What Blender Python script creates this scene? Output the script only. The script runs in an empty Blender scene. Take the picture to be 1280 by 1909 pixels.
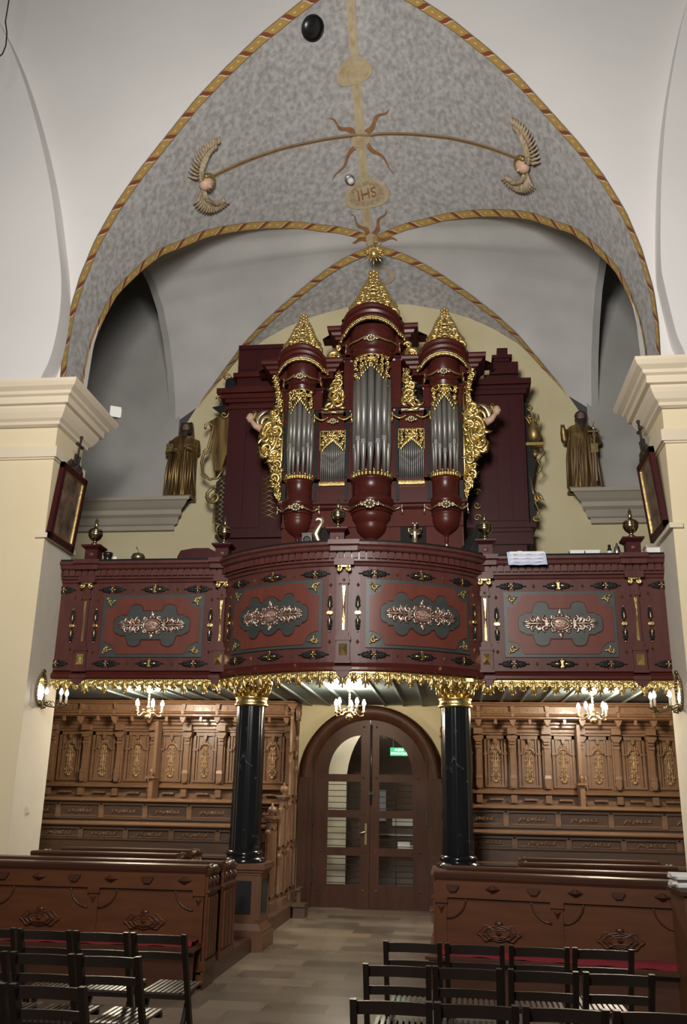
import bpy, math, random
import numpy as np
from mathutils import Vector, Matrix
PI = math.pi
sc = bpy.context.scene
C = bpy.context.collection

# ------------------------------------------------------------------ camera
ROWS = ((0.9932989, 0.11427437, 0.01728178), (-0.01805063, 0.30108734, -0.95342571), (-0.1141555, 0.94672477, 0.30113244))
CAM = Vector((1.2, 0.0, 1.6)); FPX = 1686.2
r0, r1, r2 = (Vector(r) for r in ROWS)
cam = bpy.data.cameras.new('camera'); co = bpy.data.objects.new('camera', cam); C.objects.link(co)
cam.sensor_fit = 'VERTICAL'; cam.sensor_height = 36.0; cam.lens = FPX / 1909 * 36.0
cam.clip_start = 0.05; cam.clip_end = 100
m3 = Matrix((r0, -r1, -r2)).transposed()
co.matrix_world = Matrix.Translation(CAM) @ m3.to_4x4()
sc.camera = co

def at(px, py, Y):
    d = r0 * (px - 640) + r1 * (py - 954.5) + r2 * FPX
    return CAM + d * ((Y - CAM.y) / d.y)
def zat(px, py, Y): return at(px, py, Y).z

# ------------------------------------------------------------------ world, lights, exposure
sc.view_settings.view_transform = 'Standard'; sc.view_settings.look = 'None'
sc.view_settings.gamma = 1.0; sc.view_settings.exposure = 0.12
w = bpy.data.worlds.new('world'); sc.world = w; w.use_nodes = True
w.node_tree.nodes['Background'].inputs[0].default_value = (1.0, 0.96, 0.9, 1)
w.node_tree.nodes['Background'].inputs[1].default_value = 0.045

def area(name, loc, target, size, power, col, sy=None):
    l = bpy.data.lights.new(name, 'AREA'); l.energy = power; l.color = col; l.size = size
    if sy: l.shape = 'RECTANGLE'; l.size_y = sy
    o = bpy.data.objects.new(name, l); C.objects.link(o); o.location = loc
    o.rotation_euler = (Vector(target) - Vector(loc)).to_track_quat('-Z', 'Y').to_euler()
    return o
area('nave_lamp_high', (0.1, 2.8, 6.1), (0.0, 10.5, 9.8), 1.6, 560, (1.0, 0.965, 0.93))
area('nave_lamp_mid', (0.2, -0.5, 5.0), (0, 12.5, 9.0), 0.9, 420, (1.0, 0.94, 0.86))
def spot(name, loc, target, power, ang, col, blend=0.6, size=0.15):
    l = bpy.data.lights.new(name, 'SPOT'); l.energy = power; l.color = col; l.spot_size = math.radians(ang); l.spot_blend = blend; l.shadow_soft_size = size
    o = bpy.data.objects.new(name, l); C.objects.link(o); o.location = loc
    o.rotation_euler = (Vector(target) - Vector(loc)).to_track_quat('-Z', 'Y').to_euler()
    return o
spot('nave_spot_on_organ', (0.6, 2.0, 4.6), (0, 13.2, 7.2), 420, 24, (1.0, 0.93, 0.82))

# ------------------------------------------------------------------ materials
def mat(name, col, rough=0.6, metal=0.0, spec=0.5, noise=None, bump=None, coat=0.0):
    """noise=(scale, colour2, contrast, detail); bump=(scale, strength)"""
    m = bpy.data.materials.new(name); m.use_nodes = True; t = m.node_tree; b = t.nodes['Principled BSDF']
    b.inputs['Roughness'].default_value = rough; b.inputs['Metallic'].default_value = metal
    b.inputs['Specular IOR Level'].default_value = spec; b.inputs['Coat Weight'].default_value = coat
    b.inputs['Base Color'].default_value = (*col, 1)
    tc = t.nodes.new('ShaderNodeTexCoord')
    if noise:
        s, c2, con, det = noise[:4]
        n = t.nodes.new('ShaderNodeTexNoise'); n.inputs['Scale'].default_value = s if not isinstance(s, tuple) else 1; n.inputs['Detail'].default_value = det
        if isinstance(s, tuple):
            mp = t.nodes.new('ShaderNodeMapping'); mp.inputs['Scale'].default_value = s
            t.links.new(tc.outputs['Object'], mp.inputs[0]); t.links.new(mp.outputs[0], n.inputs['Vector'])
        else: t.links.new(tc.outputs['Object'], n.inputs['Vector'])
        r = t.nodes.new('ShaderNodeValToRGB')
        r.color_ramp.elements[0].position = 0.5 - con; r.color_ramp.elements[1].position = 0.5 + con
        r.color_ramp.elements[0].color = (*col, 1); r.color_ramp.elements[1].color = (*c2, 1)
        t.links.new(n.outputs[0], r.inputs[0]); t.links.new(r.outputs[0], b.inputs['Base Color'])
    if bump:
        n2 = t.nodes.new('ShaderNodeTexNoise'); n2.inputs['Detail'].default_value = 4
        if isinstance(bump[0], tuple):
            mp = t.nodes.new('ShaderNodeMapping'); mp.inputs['Scale'].default_value = bump[0]
            t.links.new(tc.outputs['Object'], mp.inputs[0]); t.links.new(mp.outputs[0], n2.inputs['Vector']); n2.inputs['Scale'].default_value = 1
        else:
            n2.inputs['Scale'].default_value = bump[0]; t.links.new(tc.outputs['Object'], n2.inputs['Vector'])
        bp = t.nodes.new('ShaderNodeBump'); bp.inputs['Strength'].default_value = bump[1]; bp.inputs['Distance'].default_value = 0.02
        t.links.new(n2.outputs[0], bp.inputs['Height']); t.links.new(bp.outputs[0], b.inputs['Normal'])
    return m
def emit(name, col, s):
    m = bpy.data.materials.new(name); m.use_nodes = True; b = m.node_tree.nodes['Principled BSDF']
    b.inputs['Base Color'].default_value = (*col, 1); b.inputs['Emission Color'].default_value = (*col, 1); b.inputs['Emission Strength'].default_value = s
    return m
M = {}
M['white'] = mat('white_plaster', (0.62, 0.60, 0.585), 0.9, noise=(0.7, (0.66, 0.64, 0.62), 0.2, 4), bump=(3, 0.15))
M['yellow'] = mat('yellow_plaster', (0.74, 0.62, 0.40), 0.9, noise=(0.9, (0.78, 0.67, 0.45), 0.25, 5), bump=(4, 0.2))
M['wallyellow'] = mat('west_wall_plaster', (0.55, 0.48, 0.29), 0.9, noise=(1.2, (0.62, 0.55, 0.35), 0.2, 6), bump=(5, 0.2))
M['cream'] = mat('cream_moulding', (0.76, 0.66, 0.49), 0.85, noise=(1.5, (0.70, 0.60, 0.45), 0.25, 4))
M['pierside'] = mat('pale_pier_plaster', (0.66, 0.61, 0.50), 0.9, noise=(2.0, (0.60, 0.55, 0.45), 0.25, 6), bump=(4, 0.3))
M['greywhite'] = mat('shaded_aisle_plaster', (0.40, 0.39, 0.37), 0.9, noise=(0.9, (0.30, 0.29, 0.275), 0.18, 5))  # white plaster with the aisle's shade put into its grey
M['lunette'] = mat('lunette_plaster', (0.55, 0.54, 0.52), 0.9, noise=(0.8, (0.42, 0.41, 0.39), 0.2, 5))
M['impost'] = mat('stone_impost', (0.40, 0.36, 0.29), 0.85, noise=(2, (0.34, 0.31, 0.25), 0.3, 4))
M['vault'] = mat('grey_mottled_vault', (0.30, 0.285, 0.275), 0.92, noise=(12.0, (0.48, 0.465, 0.455), 0.16, 15), bump=(9, 0.3))
M['vrib'] = mat('painted_rib', (0.40, 0.31, 0.18), 0.9, noise=(6, (0.50, 0.42, 0.28), 0.25, 5))
M['vribpale'] = mat('painted_pale', (0.50, 0.42, 0.28), 0.9, noise=(7, (0.36, 0.27, 0.14), 0.2, 5))
M['vribdark'] = mat('painted_red_brown', (0.22, 0.09, 0.04), 0.9, noise=(9, (0.32, 0.16, 0.06), 0.2, 5))
M['feather'] = mat('painted_feathers', (0.46, 0.38, 0.26), 0.9, noise=(25, (0.26, 0.18, 0.10), 0.2, 5))
M['skin'] = mat('painted_flesh', (0.62, 0.42, 0.30), 0.6, noise=(12, (0.5, 0.32, 0.22), 0.3, 3))
M['gold'] = mat('gilding', (0.76, 0.55, 0.19), 0.30, 1.0, noise=(9, (0.90, 0.72, 0.33), 0.25, 3), bump=(35, 0.25))
M['goldold'] = mat('aged_gilding', (0.33, 0.23, 0.09), 0.45, 0.8, noise=(8, (0.48, 0.34, 0.14), 0.25, 4))
M['silver'] = mat('silvering', (0.72, 0.66, 0.55), 0.32, 1.0, noise=(20, (0.85, 0.70, 0.40), 0.2, 3))
M['silvercarve'] = mat('silvered_carving', (0.62, 0.55, 0.47), 0.38, 0.85, noise=(22, (0.36, 0.17, 0.12), 0.16, 3))
M['bosscarve'] = mat('worn_silvered_boss', (0.42, 0.22, 0.17), 0.42, 0.6, noise=(22, (0.55, 0.42, 0.36), 0.2, 3))
M['red'] = mat('dark_red_lacquer', (0.085, 0.016, 0.012), 0.30, noise=((1.5, 1.5, 9), (0.055, 0.010, 0.008), 0.3, 5), spec=0.35)
M['bowlred'] = mat('bowl_red', (0.095, 0.019, 0.013), 0.36, spec=0.3, noise=((4, 4, 2), (0.075, 0.014, 0.010), 0.3, 4))
M['lowred'] = mat('lower_case_red', (0.105, 0.022, 0.015), 0.5, spec=0.12, noise=((4, 4, 2), (0.08, 0.015, 0.011), 0.3, 4))
M['redbrown'] = mat('red_brown_panel', (0.150, 0.042, 0.028), 0.38, noise=((9, 9, 2), (0.105, 0.028, 0.019), 0.35, 5), spec=0.35)  # own red-brown of panel fields and finial medallions
M['maroon'] = mat('maroon_case', (0.050, 0.010, 0.010), 0.45, spec=0.2, noise=((2, 2, 0.6), (0.045, 0.008, 0.010), 0.3, 4))
M['balred'] = mat('parapet_maroon', (0.105, 0.036, 0.029), 0.40, spec=0.28, noise=((10, 10, 2), (0.070, 0.021, 0.019), 0.3, 5))
M['black'] = mat('ebony_black', (0.009, 0.010, 0.010), 0.45, spec=0.25, noise=((1, 1, 8), (0.018, 0.019, 0.019), 0.25, 4))
M['blackshade'] = mat('black_parts_and_shade', (0.006, 0.005, 0.005), 0.8)  # for black parts, and for shade of openings put into colour
M['blackgreen'] = mat('dark_slate_paint', (0.030, 0.035, 0.033), 0.42, noise=((2, 2, 9), (0.050, 0.056, 0.052), 0.3, 4))
M['pewter'] = mat('pipe_metal', (0.30, 0.29, 0.27), 0.42, 0.55, noise=((6, 6, 1.0), (0.21, 0.205, 0.19), 0.3, 3))
M['wood'] = mat('oak_brown', (0.150, 0.066, 0.030), 0.42, noise=((14, 14, 2), (0.095, 0.040, 0.018), 0.3, 6), coat=0.15)
M['woodh'] = mat('oak_brown_lengthwise', (0.150, 0.066, 0.030), 0.42, noise=((2, 14, 14), (0.095, 0.040, 0.018), 0.3, 6), coat=0.15)
M['pew'] = mat('pew_wood', (0.118, 0.040, 0.014), 0.40, spec=0.35, noise=((2.5, 12, 16), (0.072, 0.025, 0.011), 0.3, 6))
M['pewdark'] = mat('pew_wood_dark', (0.072, 0.026, 0.013), 0.34, noise=((2.5, 12, 16), (0.045, 0.017, 0.009), 0.3, 6))
M['stall'] = mat('stall_oak', (0.195, 0.108, 0.060), 0.42, noise=((15, 15, 2.5), (0.135, 0.068, 0.034), 0.28, 6), coat=0.1)
M['stallh'] = mat('stall_oak_lengthwise', (0.185, 0.100, 0.054), 0.40, noise=((2.5, 15, 15), (0.13, 0.066, 0.032), 0.28, 6), coat=0.1)
M['stalldark'] = mat('stall_oak_dark', (0.105, 0.055, 0.030), 0.45, noise=((2.5, 15, 15), (0.065, 0.033, 0.018), 0.28, 6))
M['inlay'] = mat('stall_carving', (0.44, 0.29, 0.15), 0.45, noise=(14, (0.23, 0.135, 0.068), 0.25, 4))
M['door'] = mat('door_walnut', (0.058, 0.022, 0.010), 0.45, spec=0.2, noise=((12, 12, 2), (0.030, 0.011, 0.006), 0.3, 6))
M['chair'] = mat('chair_dark_brown', (0.014, 0.009, 0.007), 0.42, spec=0.3, noise=((8, 8, 8), (0.022, 0.013, 0.010), 0.3, 4))
M['slat'] = mat('chair_slats', (0.045, 0.036, 0.032), 0.30, noise=((8, 8, 8), (0.060, 0.048, 0.042), 0.3, 4), coat=0.3)
M['cushion'] = mat('red_cushion', (0.17, 0.008, 0.016), 0.9, bump=(120, 0.3))
M['brass'] = mat('brass', (0.70, 0.50, 0.22), 0.22, 1.0)
M['urnbrass'] = mat('dark_reflection_brass', (0.46, 0.36, 0.20), 0.20, 1.0)  # shiny brass; its dark reflections are put into the colour
M['brassdark'] = mat('dark_bronze', (0.26, 0.20, 0.11), 0.35, 0.9)
M['steel'] = mat('steel', (0.6, 0.58, 0.55), 0.3, 1.0)
M['candle'] = mat('candle_tube', (0.75, 0.68, 0.52), 0.5)
M['deadbulb'] = emit('dim_bulb', (1.0, 0.97, 0.92), 0.7)
M['bulb'] = emit('lit_bulb', (1.0, 0.90, 0.74), 38)
M['soffit'] = mat('soffit_boards', (0.060, 0.085, 0.088), 0.5, noise=((9, 1.2, 9), (0.085, 0.112, 0.112), 0.3, 4))
M['soffitrib'] = mat('soffit_battens', (0.15, 0.18, 0.175), 0.5)
M['whiteobj'] = mat('white_plastic', (0.75, 0.75, 0.73), 0.5)
M['blackobj'] = mat('black_plastic', (0.012, 0.012, 0.012), 0.3)
M['paper'] = mat('paper', (0.72, 0.71, 0.67), 0.8)
M['bluecloth'] = mat('pale_blue_towel', (0.48, 0.52, 0.66), 0.9)
M['whitecloth'] = mat('white_towel_stripe', (0.72, 0.72, 0.74), 0.9)
M['mirror'] = mat('mirror', (0.62, 0.60, 0.54), 0.22, 1.0)
M['robe'] = mat('gilded_robe', (0.36, 0.235, 0.085), 0.42, 0.75, noise=((10, 10, 1.2), (0.10, 0.058, 0.026), 0.16, 4))
M['robedark'] = mat('brown_robe', (0.12, 0.072, 0.04), 0.55, 0.3, noise=((10, 10, 1.2), (0.26, 0.17, 0.075), 0.2, 4))
M['hair'] = mat('dark_hair', (0.030, 0.020, 0.014), 0.7, bump=(60, 0.6))
M['statskin'] = mat('statue_flesh', (0.20, 0.125, 0.08), 0.6)
M['canvas'] = mat('painting_canvas', (0.055, 0.038, 0.026), 0.35, noise=(5.5, (0.23, 0.15, 0.10), 0.16, 5))
def marble():
    m = mat('black_marble', (0.008, 0.009, 0.010), 0.16, coat=0.3); t = m.node_tree; b = t.nodes['Principled BSDF']
    tc = t.nodes.new('ShaderNodeTexCoord'); n = t.nodes.new('ShaderNodeTexNoise'); n.inputs['Scale'].default_value = 1.5; n.inputs['Detail'].default_value = 6; n.inputs['Distortion'].default_value = 1.2
    t.links.new(tc.outputs['Object'], n.inputs['Vector'])
    r = t.nodes.new('ShaderNodeValToRGB'); e = r.color_ramp.elements
    e[0].position = 0.4955; e[0].color = (0, 0, 0, 1); e[1].position = 0.5045; e[1].color = (0, 0, 0, 1)
    k = e.new(0.5); k.color = (1, 1, 1, 1)
    n2 = t.nodes.new('ShaderNodeTexNoise'); n2.inputs['Scale'].default_value = 2.6; t.links.new(tc.outputs['Object'], n2.inputs['Vector'])
    mr = t.nodes.new('ShaderNodeMapRange'); mr.inputs[1].default_value = 0.52; mr.inputs[2].default_value = 0.66; t.links.new(n2.outputs[0], mr.inputs[0])
    ml = t.nodes.new('ShaderNodeMath'); ml.operation = 'MULTIPLY'; t.links.new(r.outputs[0], ml.inputs[0]); t.links.new(mr.outputs[0], ml.inputs[1])
    mx = t.nodes.new('ShaderNodeMixRGB'); mx.inputs[1].default_value = (0.008, 0.009, 0.010, 1); mx.inputs[2].default_value = (0.16, 0.17, 0.17, 1)
    t.links.new(n.outputs[0], r.inputs[0]); t.links.new(ml.outputs[0], mx.inputs[0]); t.links.new(mx.outputs[0], b.inputs['Base Color']); return m
M['marble'] = marble()
def floor_mat():
    m = mat('stone_floor_tiles', (0.3, 0.25, 0.2), 0.26, spec=0.5); t = m.node_tree; b = t.nodes['Principled BSDF']
    tc = t.nodes.new('ShaderNodeTexCoord'); br = t.nodes.new('ShaderNodeTexBrick')
    br.inputs['Color1'].default_value = (0.25, 0.20, 0.148, 1); br.inputs['Color2'].default_value = (0.11, 0.085, 0.063, 1); br.inputs['Mortar'].default_value = (0.12, 0.095, 0.07, 1)
    br.inputs['Scale'].default_value = 1.0; br.inputs['Mortar Size'].default_value = 0.004; br.inputs['Brick Width'].default_value = 0.5; br.inputs['Row Height'].default_value = 0.34; br.inputs['Bias'].default_value = 0.0
    mp = t.nodes.new('ShaderNodeMapping'); mp.inputs['Location'].default_value = (20.07, 20.11, 0.37); t.links.new(tc.outputs['Object'], mp.inputs[0]); t.links.new(mp.outputs[0], br.inputs['Vector'])
    n = t.nodes.new('ShaderNodeTexNoise'); n.inputs['Scale'].default_value = 2.2; n.inputs['Detail'].default_value = 3; t.links.new(tc.outputs['Object'], n.inputs['Vector'])
    mx = t.nodes.new('ShaderNodeMixRGB'); mx.blend_type = 'OVERLAY'; mx.inputs[0].default_value = 0.18
    t.links.new(br.outputs[0], mx.inputs[1]); t.links.new(n.outputs[0], mx.inputs[2]); t.links.new(mx.outputs[0], b.inputs['Base Color'])
    rr = t.nodes.new('ShaderNodeMapRange'); rr.inputs[3].default_value = 0.24; rr.inputs[4].default_value = 0.34
    t.links.new(n.outputs[0], rr.inputs[0]); t.links.new(rr.outputs[0], b.inputs['Roughness'])
    return m
M['floor'] = floor_mat()
def ribbon_mat():
    """painted ribbon: ochre band with slanting red stripes and dots; U runs along it in metres, V across 0..1"""
    m = mat('painted_ribbon', (0.4, 0.25, 0.06), 0.85); t = m.node_tree; b = t.nodes['Principled BSDF']; N = t.nodes.new; L = t.links.new
    uv = N('ShaderNodeUVMap'); uv.uv_map = 'UVMap'; s = N('ShaderNodeSeparateXYZ'); L(uv.outputs[0], s.inputs[0])
    def mth(op, a, bb=None, v=None):
        k = N('ShaderNodeMath'); k.operation = op
        L(a, k.inputs[0])
        if bb is not None: L(bb, k.inputs[1])
        elif v is not None: k.inputs[1].default_value = v
        return k.outputs[0]
    u = mth('MULTIPLY', s.outputs[0], v=2.3); v = s.outputs[1]
    sn = mth('SINE', mth('MULTIPLY', v, v=6.283)); wv = mth('ADD', u, mth('MULTIPLY', v, v=0.55)); wv = mth('ADD', wv, mth('MULTIPLY', sn, v=0.03))
    fr = mth('FRACT', wv)
    red = mth('LESS_THAN', fr, v=0.20); pale = mth('LESS_THAN', mth('ABSOLUTE', mth('SUBTRACT', fr, v=0.225)), v=0.028)
    fr2 = mth('SUBTRACT', mth('FRACT', mth('MULTIPLY', wv, v=3.0)), v=0.5); vv = mth('SUBTRACT', v, v=0.5)
    dd = mth('ADD', mth('MULTIPLY', mth('MULTIPLY', fr2, fr2), v=0.35), mth('MULTIPLY', vv, vv)); dot = mth('LESS_THAN', dd, v=0.010)
    edge = mth('GREATER_THAN', mth('ABSOLUTE', vv), v=0.43)
    def mix(f, a, bcol):
        k = N('ShaderNodeMixRGB'); L(f, k.inputs[0])
        if isinstance(a, tuple): k.inputs[1].default_value = (*a, 1)
        else: L(a, k.inputs[1])
        k.inputs[2].default_value = (*bcol, 1); return k.outputs[0]
    c = mix(dot, (0.43, 0.27, 0.075), (0.62, 0.48, 0.22)); c = mix(red, c, (0.22, 0.060, 0.022)); c = mix(pale, c, (0.62, 0.54, 0.38)); c = mix(edge, c, (0.20, 0.11, 0.04))
    L(c, b.inputs['Base Color']); return m
M['ribbon'] = ribbon_mat()
def glass():
    m = bpy.data.materials.new('door_glass'); m.use_nodes = True; t = m.node_tree; b = t.nodes['Principled BSDF']
    g = t.nodes.new('ShaderNodeBsdfGlossy'); g.inputs[0].default_value = (0.9, 0.92, 0.92, 1); g.inputs['Roughness'].default_value = 0.03
    tr = t.nodes.new('ShaderNodeBsdfTransparent'); tr.inputs[0].default_value = (0.93, 0.95, 0.94, 1); mx = t.nodes.new('ShaderNodeMixShader'); fz = t.nodes.new('ShaderNodeFresnel'); fz.inputs[0].default_value = 1.5
    t.links.new(fz.outputs[0], mx.inputs[0]); t.links.new(tr.outputs[0], mx.inputs[1]); t.links.new(g.outputs[0], mx.inputs[2]); t.links.new(mx.outputs[0], t.nodes['Material Output'].inputs[0]); t.nodes.remove(b)
    return m
M['glass'] = glass()

# ------------------------------------------------------------------ mesh building
class MB:
    def __init__(s, warp=None): s.v = []; s.f = []; s.sm = []; s.uv = {}; s.M = Matrix.Identity(4); s.warp = warp
    def _add(s, vs, fs, smooth=False):
        n = len(s.v)
        for p in vs:
            p = s.M @ Vector(p)
            s.v.append(s.warp(p) if s.warp else p)
        for f in fs: s.f.append([n + i for i in f]); s.sm.append(smooth)
    def box(s, x0, x1, y0, y1, z0, z1, nx=1):
        if nx > 1:
            for i in range(nx):
                a = x0 + (x1 - x0) * i / nx; b = x0 + (x1 - x0) * (i + 1) / nx; s.box(a, b, y0, y1, z0, z1)
            return
        s._add([(x, y, z) for z in (z0, z1) for y in (y0, y1) for x in (x0, x1)], [(0, 2, 3, 1), (4, 5, 7, 6), (0, 1, 5, 4), (2, 6, 7, 3), (0, 4, 6, 2), (1, 3, 7, 5)])
    def frust(s, x0, x1, y0, y1, z0, z1, i):      # box narrowing by i at the top
        s._add([(x0, y0, z0), (x1, y0, z0), (x1, y1, z0), (x0, y1, z0), (x0 + i, y0 + i, z1), (x1 - i, y0 + i, z1), (x1 - i, y1 - i, z1), (x0 + i, y1 - i, z1)],
               [(0, 3, 2, 1), (4, 5, 6, 7), (0, 1, 5, 4), (1, 2, 6, 5), (2, 3, 7, 6), (3, 0, 4, 7)])
    def prism(s, poly, y0, y1):                    # poly in x,z extruded along y
        n = len(poly); vs = [(x, y0, z) for x, z in poly] + [(x, y1, z) for x, z in poly]
        fs = [list(range(n))[::-1], list(range(n, 2 * n))] + [(i, (i + 1) % n, n + (i + 1) % n, n + i) for i in range(n)]
        s._add(vs, fs)
    def prismx(s, poly, x0, x1):                   # poly in y,z extruded along x
        n = len(poly); vs = [(x0, y, z) for y, z in poly] + [(x1, y, z) for y, z in poly]
        s._add(vs, [list(range(n)), list(range(n, 2 * n))[::-1]] + [(i, n + i, n + (i + 1) % n, (i + 1) % n) for i in range(n)])
    def grid(s, rows, smooth=True, uvs=None):
        nr, nc = len(rows), len(rows[0]); base = len(s.v)
        vs = [p for r in rows for p in r]
        fs = [(i * nc + j, i * nc + j + 1, (i + 1) * nc + j + 1, (i + 1) * nc + j) for i in range(nr - 1) for j in range(nc - 1)]
        if uvs:
            for k, u in enumerate([q for r in uvs for q in r]): s.uv[base + k] = u
        s._add(vs, fs, smooth)
    def tube(s, pts, rad, n=6, caps=True, flat=1.0):
        pts = [Vector(p) for p in pts]; k = len(pts)
        if not hasattr(rad, '__len__'): rad = [rad] * k
        vs = []; up = None
        for i, p in enumerate(pts):
            t = (pts[min(i + 1, k - 1)] - pts[max(i - 1, 0)])
            if t.length < 1e-9: t = Vector((0, 0, 1))
            t.normalize()
            if up is None: up = Vector((0, 1, 0)) if abs(t.y) < 0.9 else Vector((1, 0, 0))
            a = t.cross(up)
            if a.length < 1e-6: a = t.orthogonal()
            a.normalize(); b = a.cross(t).normalized(); up = b
            for j in range(n):
                th = 2 * PI * j / n; vs.append(p + a * (math.cos(th) * rad[i]) + b * (math.sin(th) * rad[i] * flat))
        fs = [(i * n + j, (i + 1) * n + j, (i + 1) * n + (j + 1) % n, i * n + (j + 1) % n) for i in range(k - 1) for j in range(n)]
        s._add(vs, fs, True)
        if caps: s.f += [[len(s.v) - len(vs) + j for j in range(n)], [len(s.v) - n + j for j in range(n)][::-1]]; s.sm += [False, False]
    def lathe(s, prof, c=(0, 0, 0), n=16, a0=0.0, a1=2 * PI, smooth=True):
        full = abs(a1 - a0 - 2 * PI) < 1e-6; m = n if full else n + 1
        vs = [(c[0] + r * math.cos(a0 + (a1 - a0) * j / n), c[1] + r * math.sin(a0 + (a1 - a0) * j / n), c[2] + z) for r, z in prof for j in range(m)]
        fs = [(i * m + j, i * m + (j + 1) % m, (i + 1) * m + (j + 1) % m, (i + 1) * m + j) for i in range(len(prof) - 1) for j in range(n)]
        s._add(vs, fs, smooth)
        if full:
            if prof[0][0] > 1e-4: s.f.append([len(s.v) - len(vs) + j for j in range(m)][::-1]); s.sm.append(False)
            if prof[-1][0] > 1e-4: s.f.append([len(s.v) - m + j for j in range(m)]); s.sm.append(False)
    def ell(s, c, r, n=8, m=6, rot=None):
        if not hasattr(r, '__len__'): r = (r, r, r)
        vs = []
        for i in range(m + 1):
            ph = -PI / 2 + PI * i / m
            for j in range(n):
                th = 2 * PI * j / n; p = Vector((r[0] * math.cos(ph) * math.cos(th), r[1] * math.cos(ph) * math.sin(th), r[2] * math.sin(ph)))
                if rot: p = rot @ p
                vs.append(p + Vector(c))
        s._add(vs, [(i * n + j, i * n + (j + 1) % n, (i + 1) * n + (j + 1) % n, (i + 1) * n + j) for i in range(m) for j in range(n)], True)
    # --- carved ornament, drawn in the x,z plane at depth y
    def scroll(s, x, z, r, a, turns=1.1, d=1, th=None, y=0, n=5, seg=11):
        th = th or r * 0.24; pts = []; rd = []
        for i in range(seg):
            t = i / (seg - 1); rr = r * (1 - 0.82 * t); an = a + d * 2 * PI * turns * t
            pts.append((x + rr * math.cos(an), y - th * 0.5 * t, z + rr * math.sin(an))); rd.append(th * (0.45 + 0.75 * math.sin(PI * min(1, t * 0.8 + 0.15))))
        s.tube(pts, rd, n); s.ell(pts[-1], th * 1.1, 6, 4)
    def leaf(s, x, z, a, L, w, y=0, curl=0.5, n=5):
        pts = []; rd = []
        for i in range(6):
            t = i / 5; an = a + curl * (t - 0.3); pts.append((x + L * t * math.cos(an), y - w * 0.5 * math.sin(PI * t), z + L * t * math.sin(an))); rd.append(max(0.12 * w, w * math.sin(PI * (0.12 + 0.85 * t))))
        s.tube(pts, rd, n, flat=0.45)
    def build(s, name, m, parent=None, split=None):
        if split is None: split = parent is not None
        if split and s.f:
            fp = np.concatenate([[0], np.cumsum([len(f) for f in s.f])]); par = list(range(len(s.v)))
            def find(i):
                while par[i] != i: par[i] = par[par[i]]; i = par[i]
                return i
            for f in s.f:
                a = find(f[0])
                for j in f[1:]:
                    c = find(j)
                    if c != a: par[c] = a
            rid = [find(i) for i in range(len(s.v))]; roots = sorted(set(rid[f[0]] for f in s.f)); ix = {r: k for k, r in enumerate(roots)}
            if 1 < len(roots) <= 700:
                co_ = np.array([tuple(p) for p in s.v]); isl = np.array([ix.get(r, 0) for r in rid]); k = len(roots); lo = np.full((k, 3), np.inf); hi = -lo
                np.minimum.at(lo, isl, co_); np.maximum.at(hi, isl, co_); size = (hi - lo).max(axis=1)
                gap = np.maximum(0, np.maximum(lo[:, None] - hi[None], lo[None] - hi[:, None])); near = np.sqrt((gap ** 2).sum(2)) <= np.maximum(.02, .5 * np.maximum(size[:, None], size[None]))
                lab = np.full(k, -1); n = 0
                for i in range(k):
                    if lab[i] < 0:
                        st = [i]; lab[i] = n
                        while st:
                            j = st.pop()
                            for q in np.nonzero(near[j] & (lab < 0))[0]: lab[q] = n; st.append(int(q))
                        n += 1
                if 1 < n <= 60:
                    out = None
                    for g in range(n):
                        sub = MB(); mp = {}
                        for f, smf in zip(s.f, s.sm):
                            if lab[ix[rid[f[0]]]] != g: continue
                            for i in f:
                                if i not in mp: mp[i] = len(sub.v); sub.v.append(s.v[i])
                            sub.f.append([mp[i] for i in f]); sub.sm.append(smf)
                        out = sub.build(name, m, parent, False)
                    return out
        me = bpy.data.meshes.new(name); me.from_pydata([tuple(p) for p in s.v], [], s.f)
        me.polygons.foreach_set('use_smooth', s.sm); me.materials.append(M[m] if isinstance(m, str) else m)
        if s.uv:
            ul = me.uv_layers.new(name='UVMap')
            for lp in me.loops: ul.data[lp.index].uv = s.uv.get(lp.vertex_index, (0, 0))
        me.update(); o = bpy.data.objects.new(name, me); C.objects.link(o)
        if parent: o.parent = parent
        return o
def tag(o, label=None, cat=None, group=None, kind=None):
    if label: o['label'] = label
    if cat: o['category'] = cat
    if group: o['group'] = group
    if kind: o['kind'] = kind
    return o
def thing(name, loc=(0, 0, 0), rz=0, label=None, cat=None, group=None):
    o = bpy.data.objects.new(name, None); C.objects.link(o); o.location = loc; o.rotation_euler = (0, 0, rz); o.empty_display_size = 0.1
    return tag(o, label, cat, group)
def struct(o): o['kind'] = 'structure'; return o
def copy_tree(o, parent=None):
    c = o.copy(); C.objects.link(c); c.parent = parent
    for ch in list(o.children): copy_tree(ch, c)
    return c
def lerp(a, b, t): return a + (b - a) * t
def pl_interp(tab, n):      # resample a polyline by arc length
    d = [0]
    for a, b in zip(tab, tab[1:]): d.append(d[-1] + math.dist(a, b))
    out = []; k = 0
    for i in range(n):
        s = d[-1] * i / (n - 1)
        while k < len(d) - 2 and d[k + 1] < s: k += 1
        t = (s - d[k]) / max(1e-9, d[k + 1] - d[k]); out.append(tuple(lerp(p, q, t) for p, q in zip(tab[k], tab[k + 1])))
    return out
def smooth_tab(tab, n):     # Catmull-Rom through the points
    P = [Vector(p) for p in tab]; P = [P[0] * 2 - P[1]] + P + [P[-1] * 2 - P[-2]]; out = []
    for i in range(1, len(P) - 2):
        for k in range(n):
            t = k / n; a, b, c, d = P[i - 1:i + 3]
            out.append(tuple(0.5 * ((2 * b) + (c - a) * t + (2 * a - 5 * b + 4 * c - d) * t * t + (-a + 3 * b - 3 * c + d) * t ** 3)))
    out.append(tuple(P[-2])); return out

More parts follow.
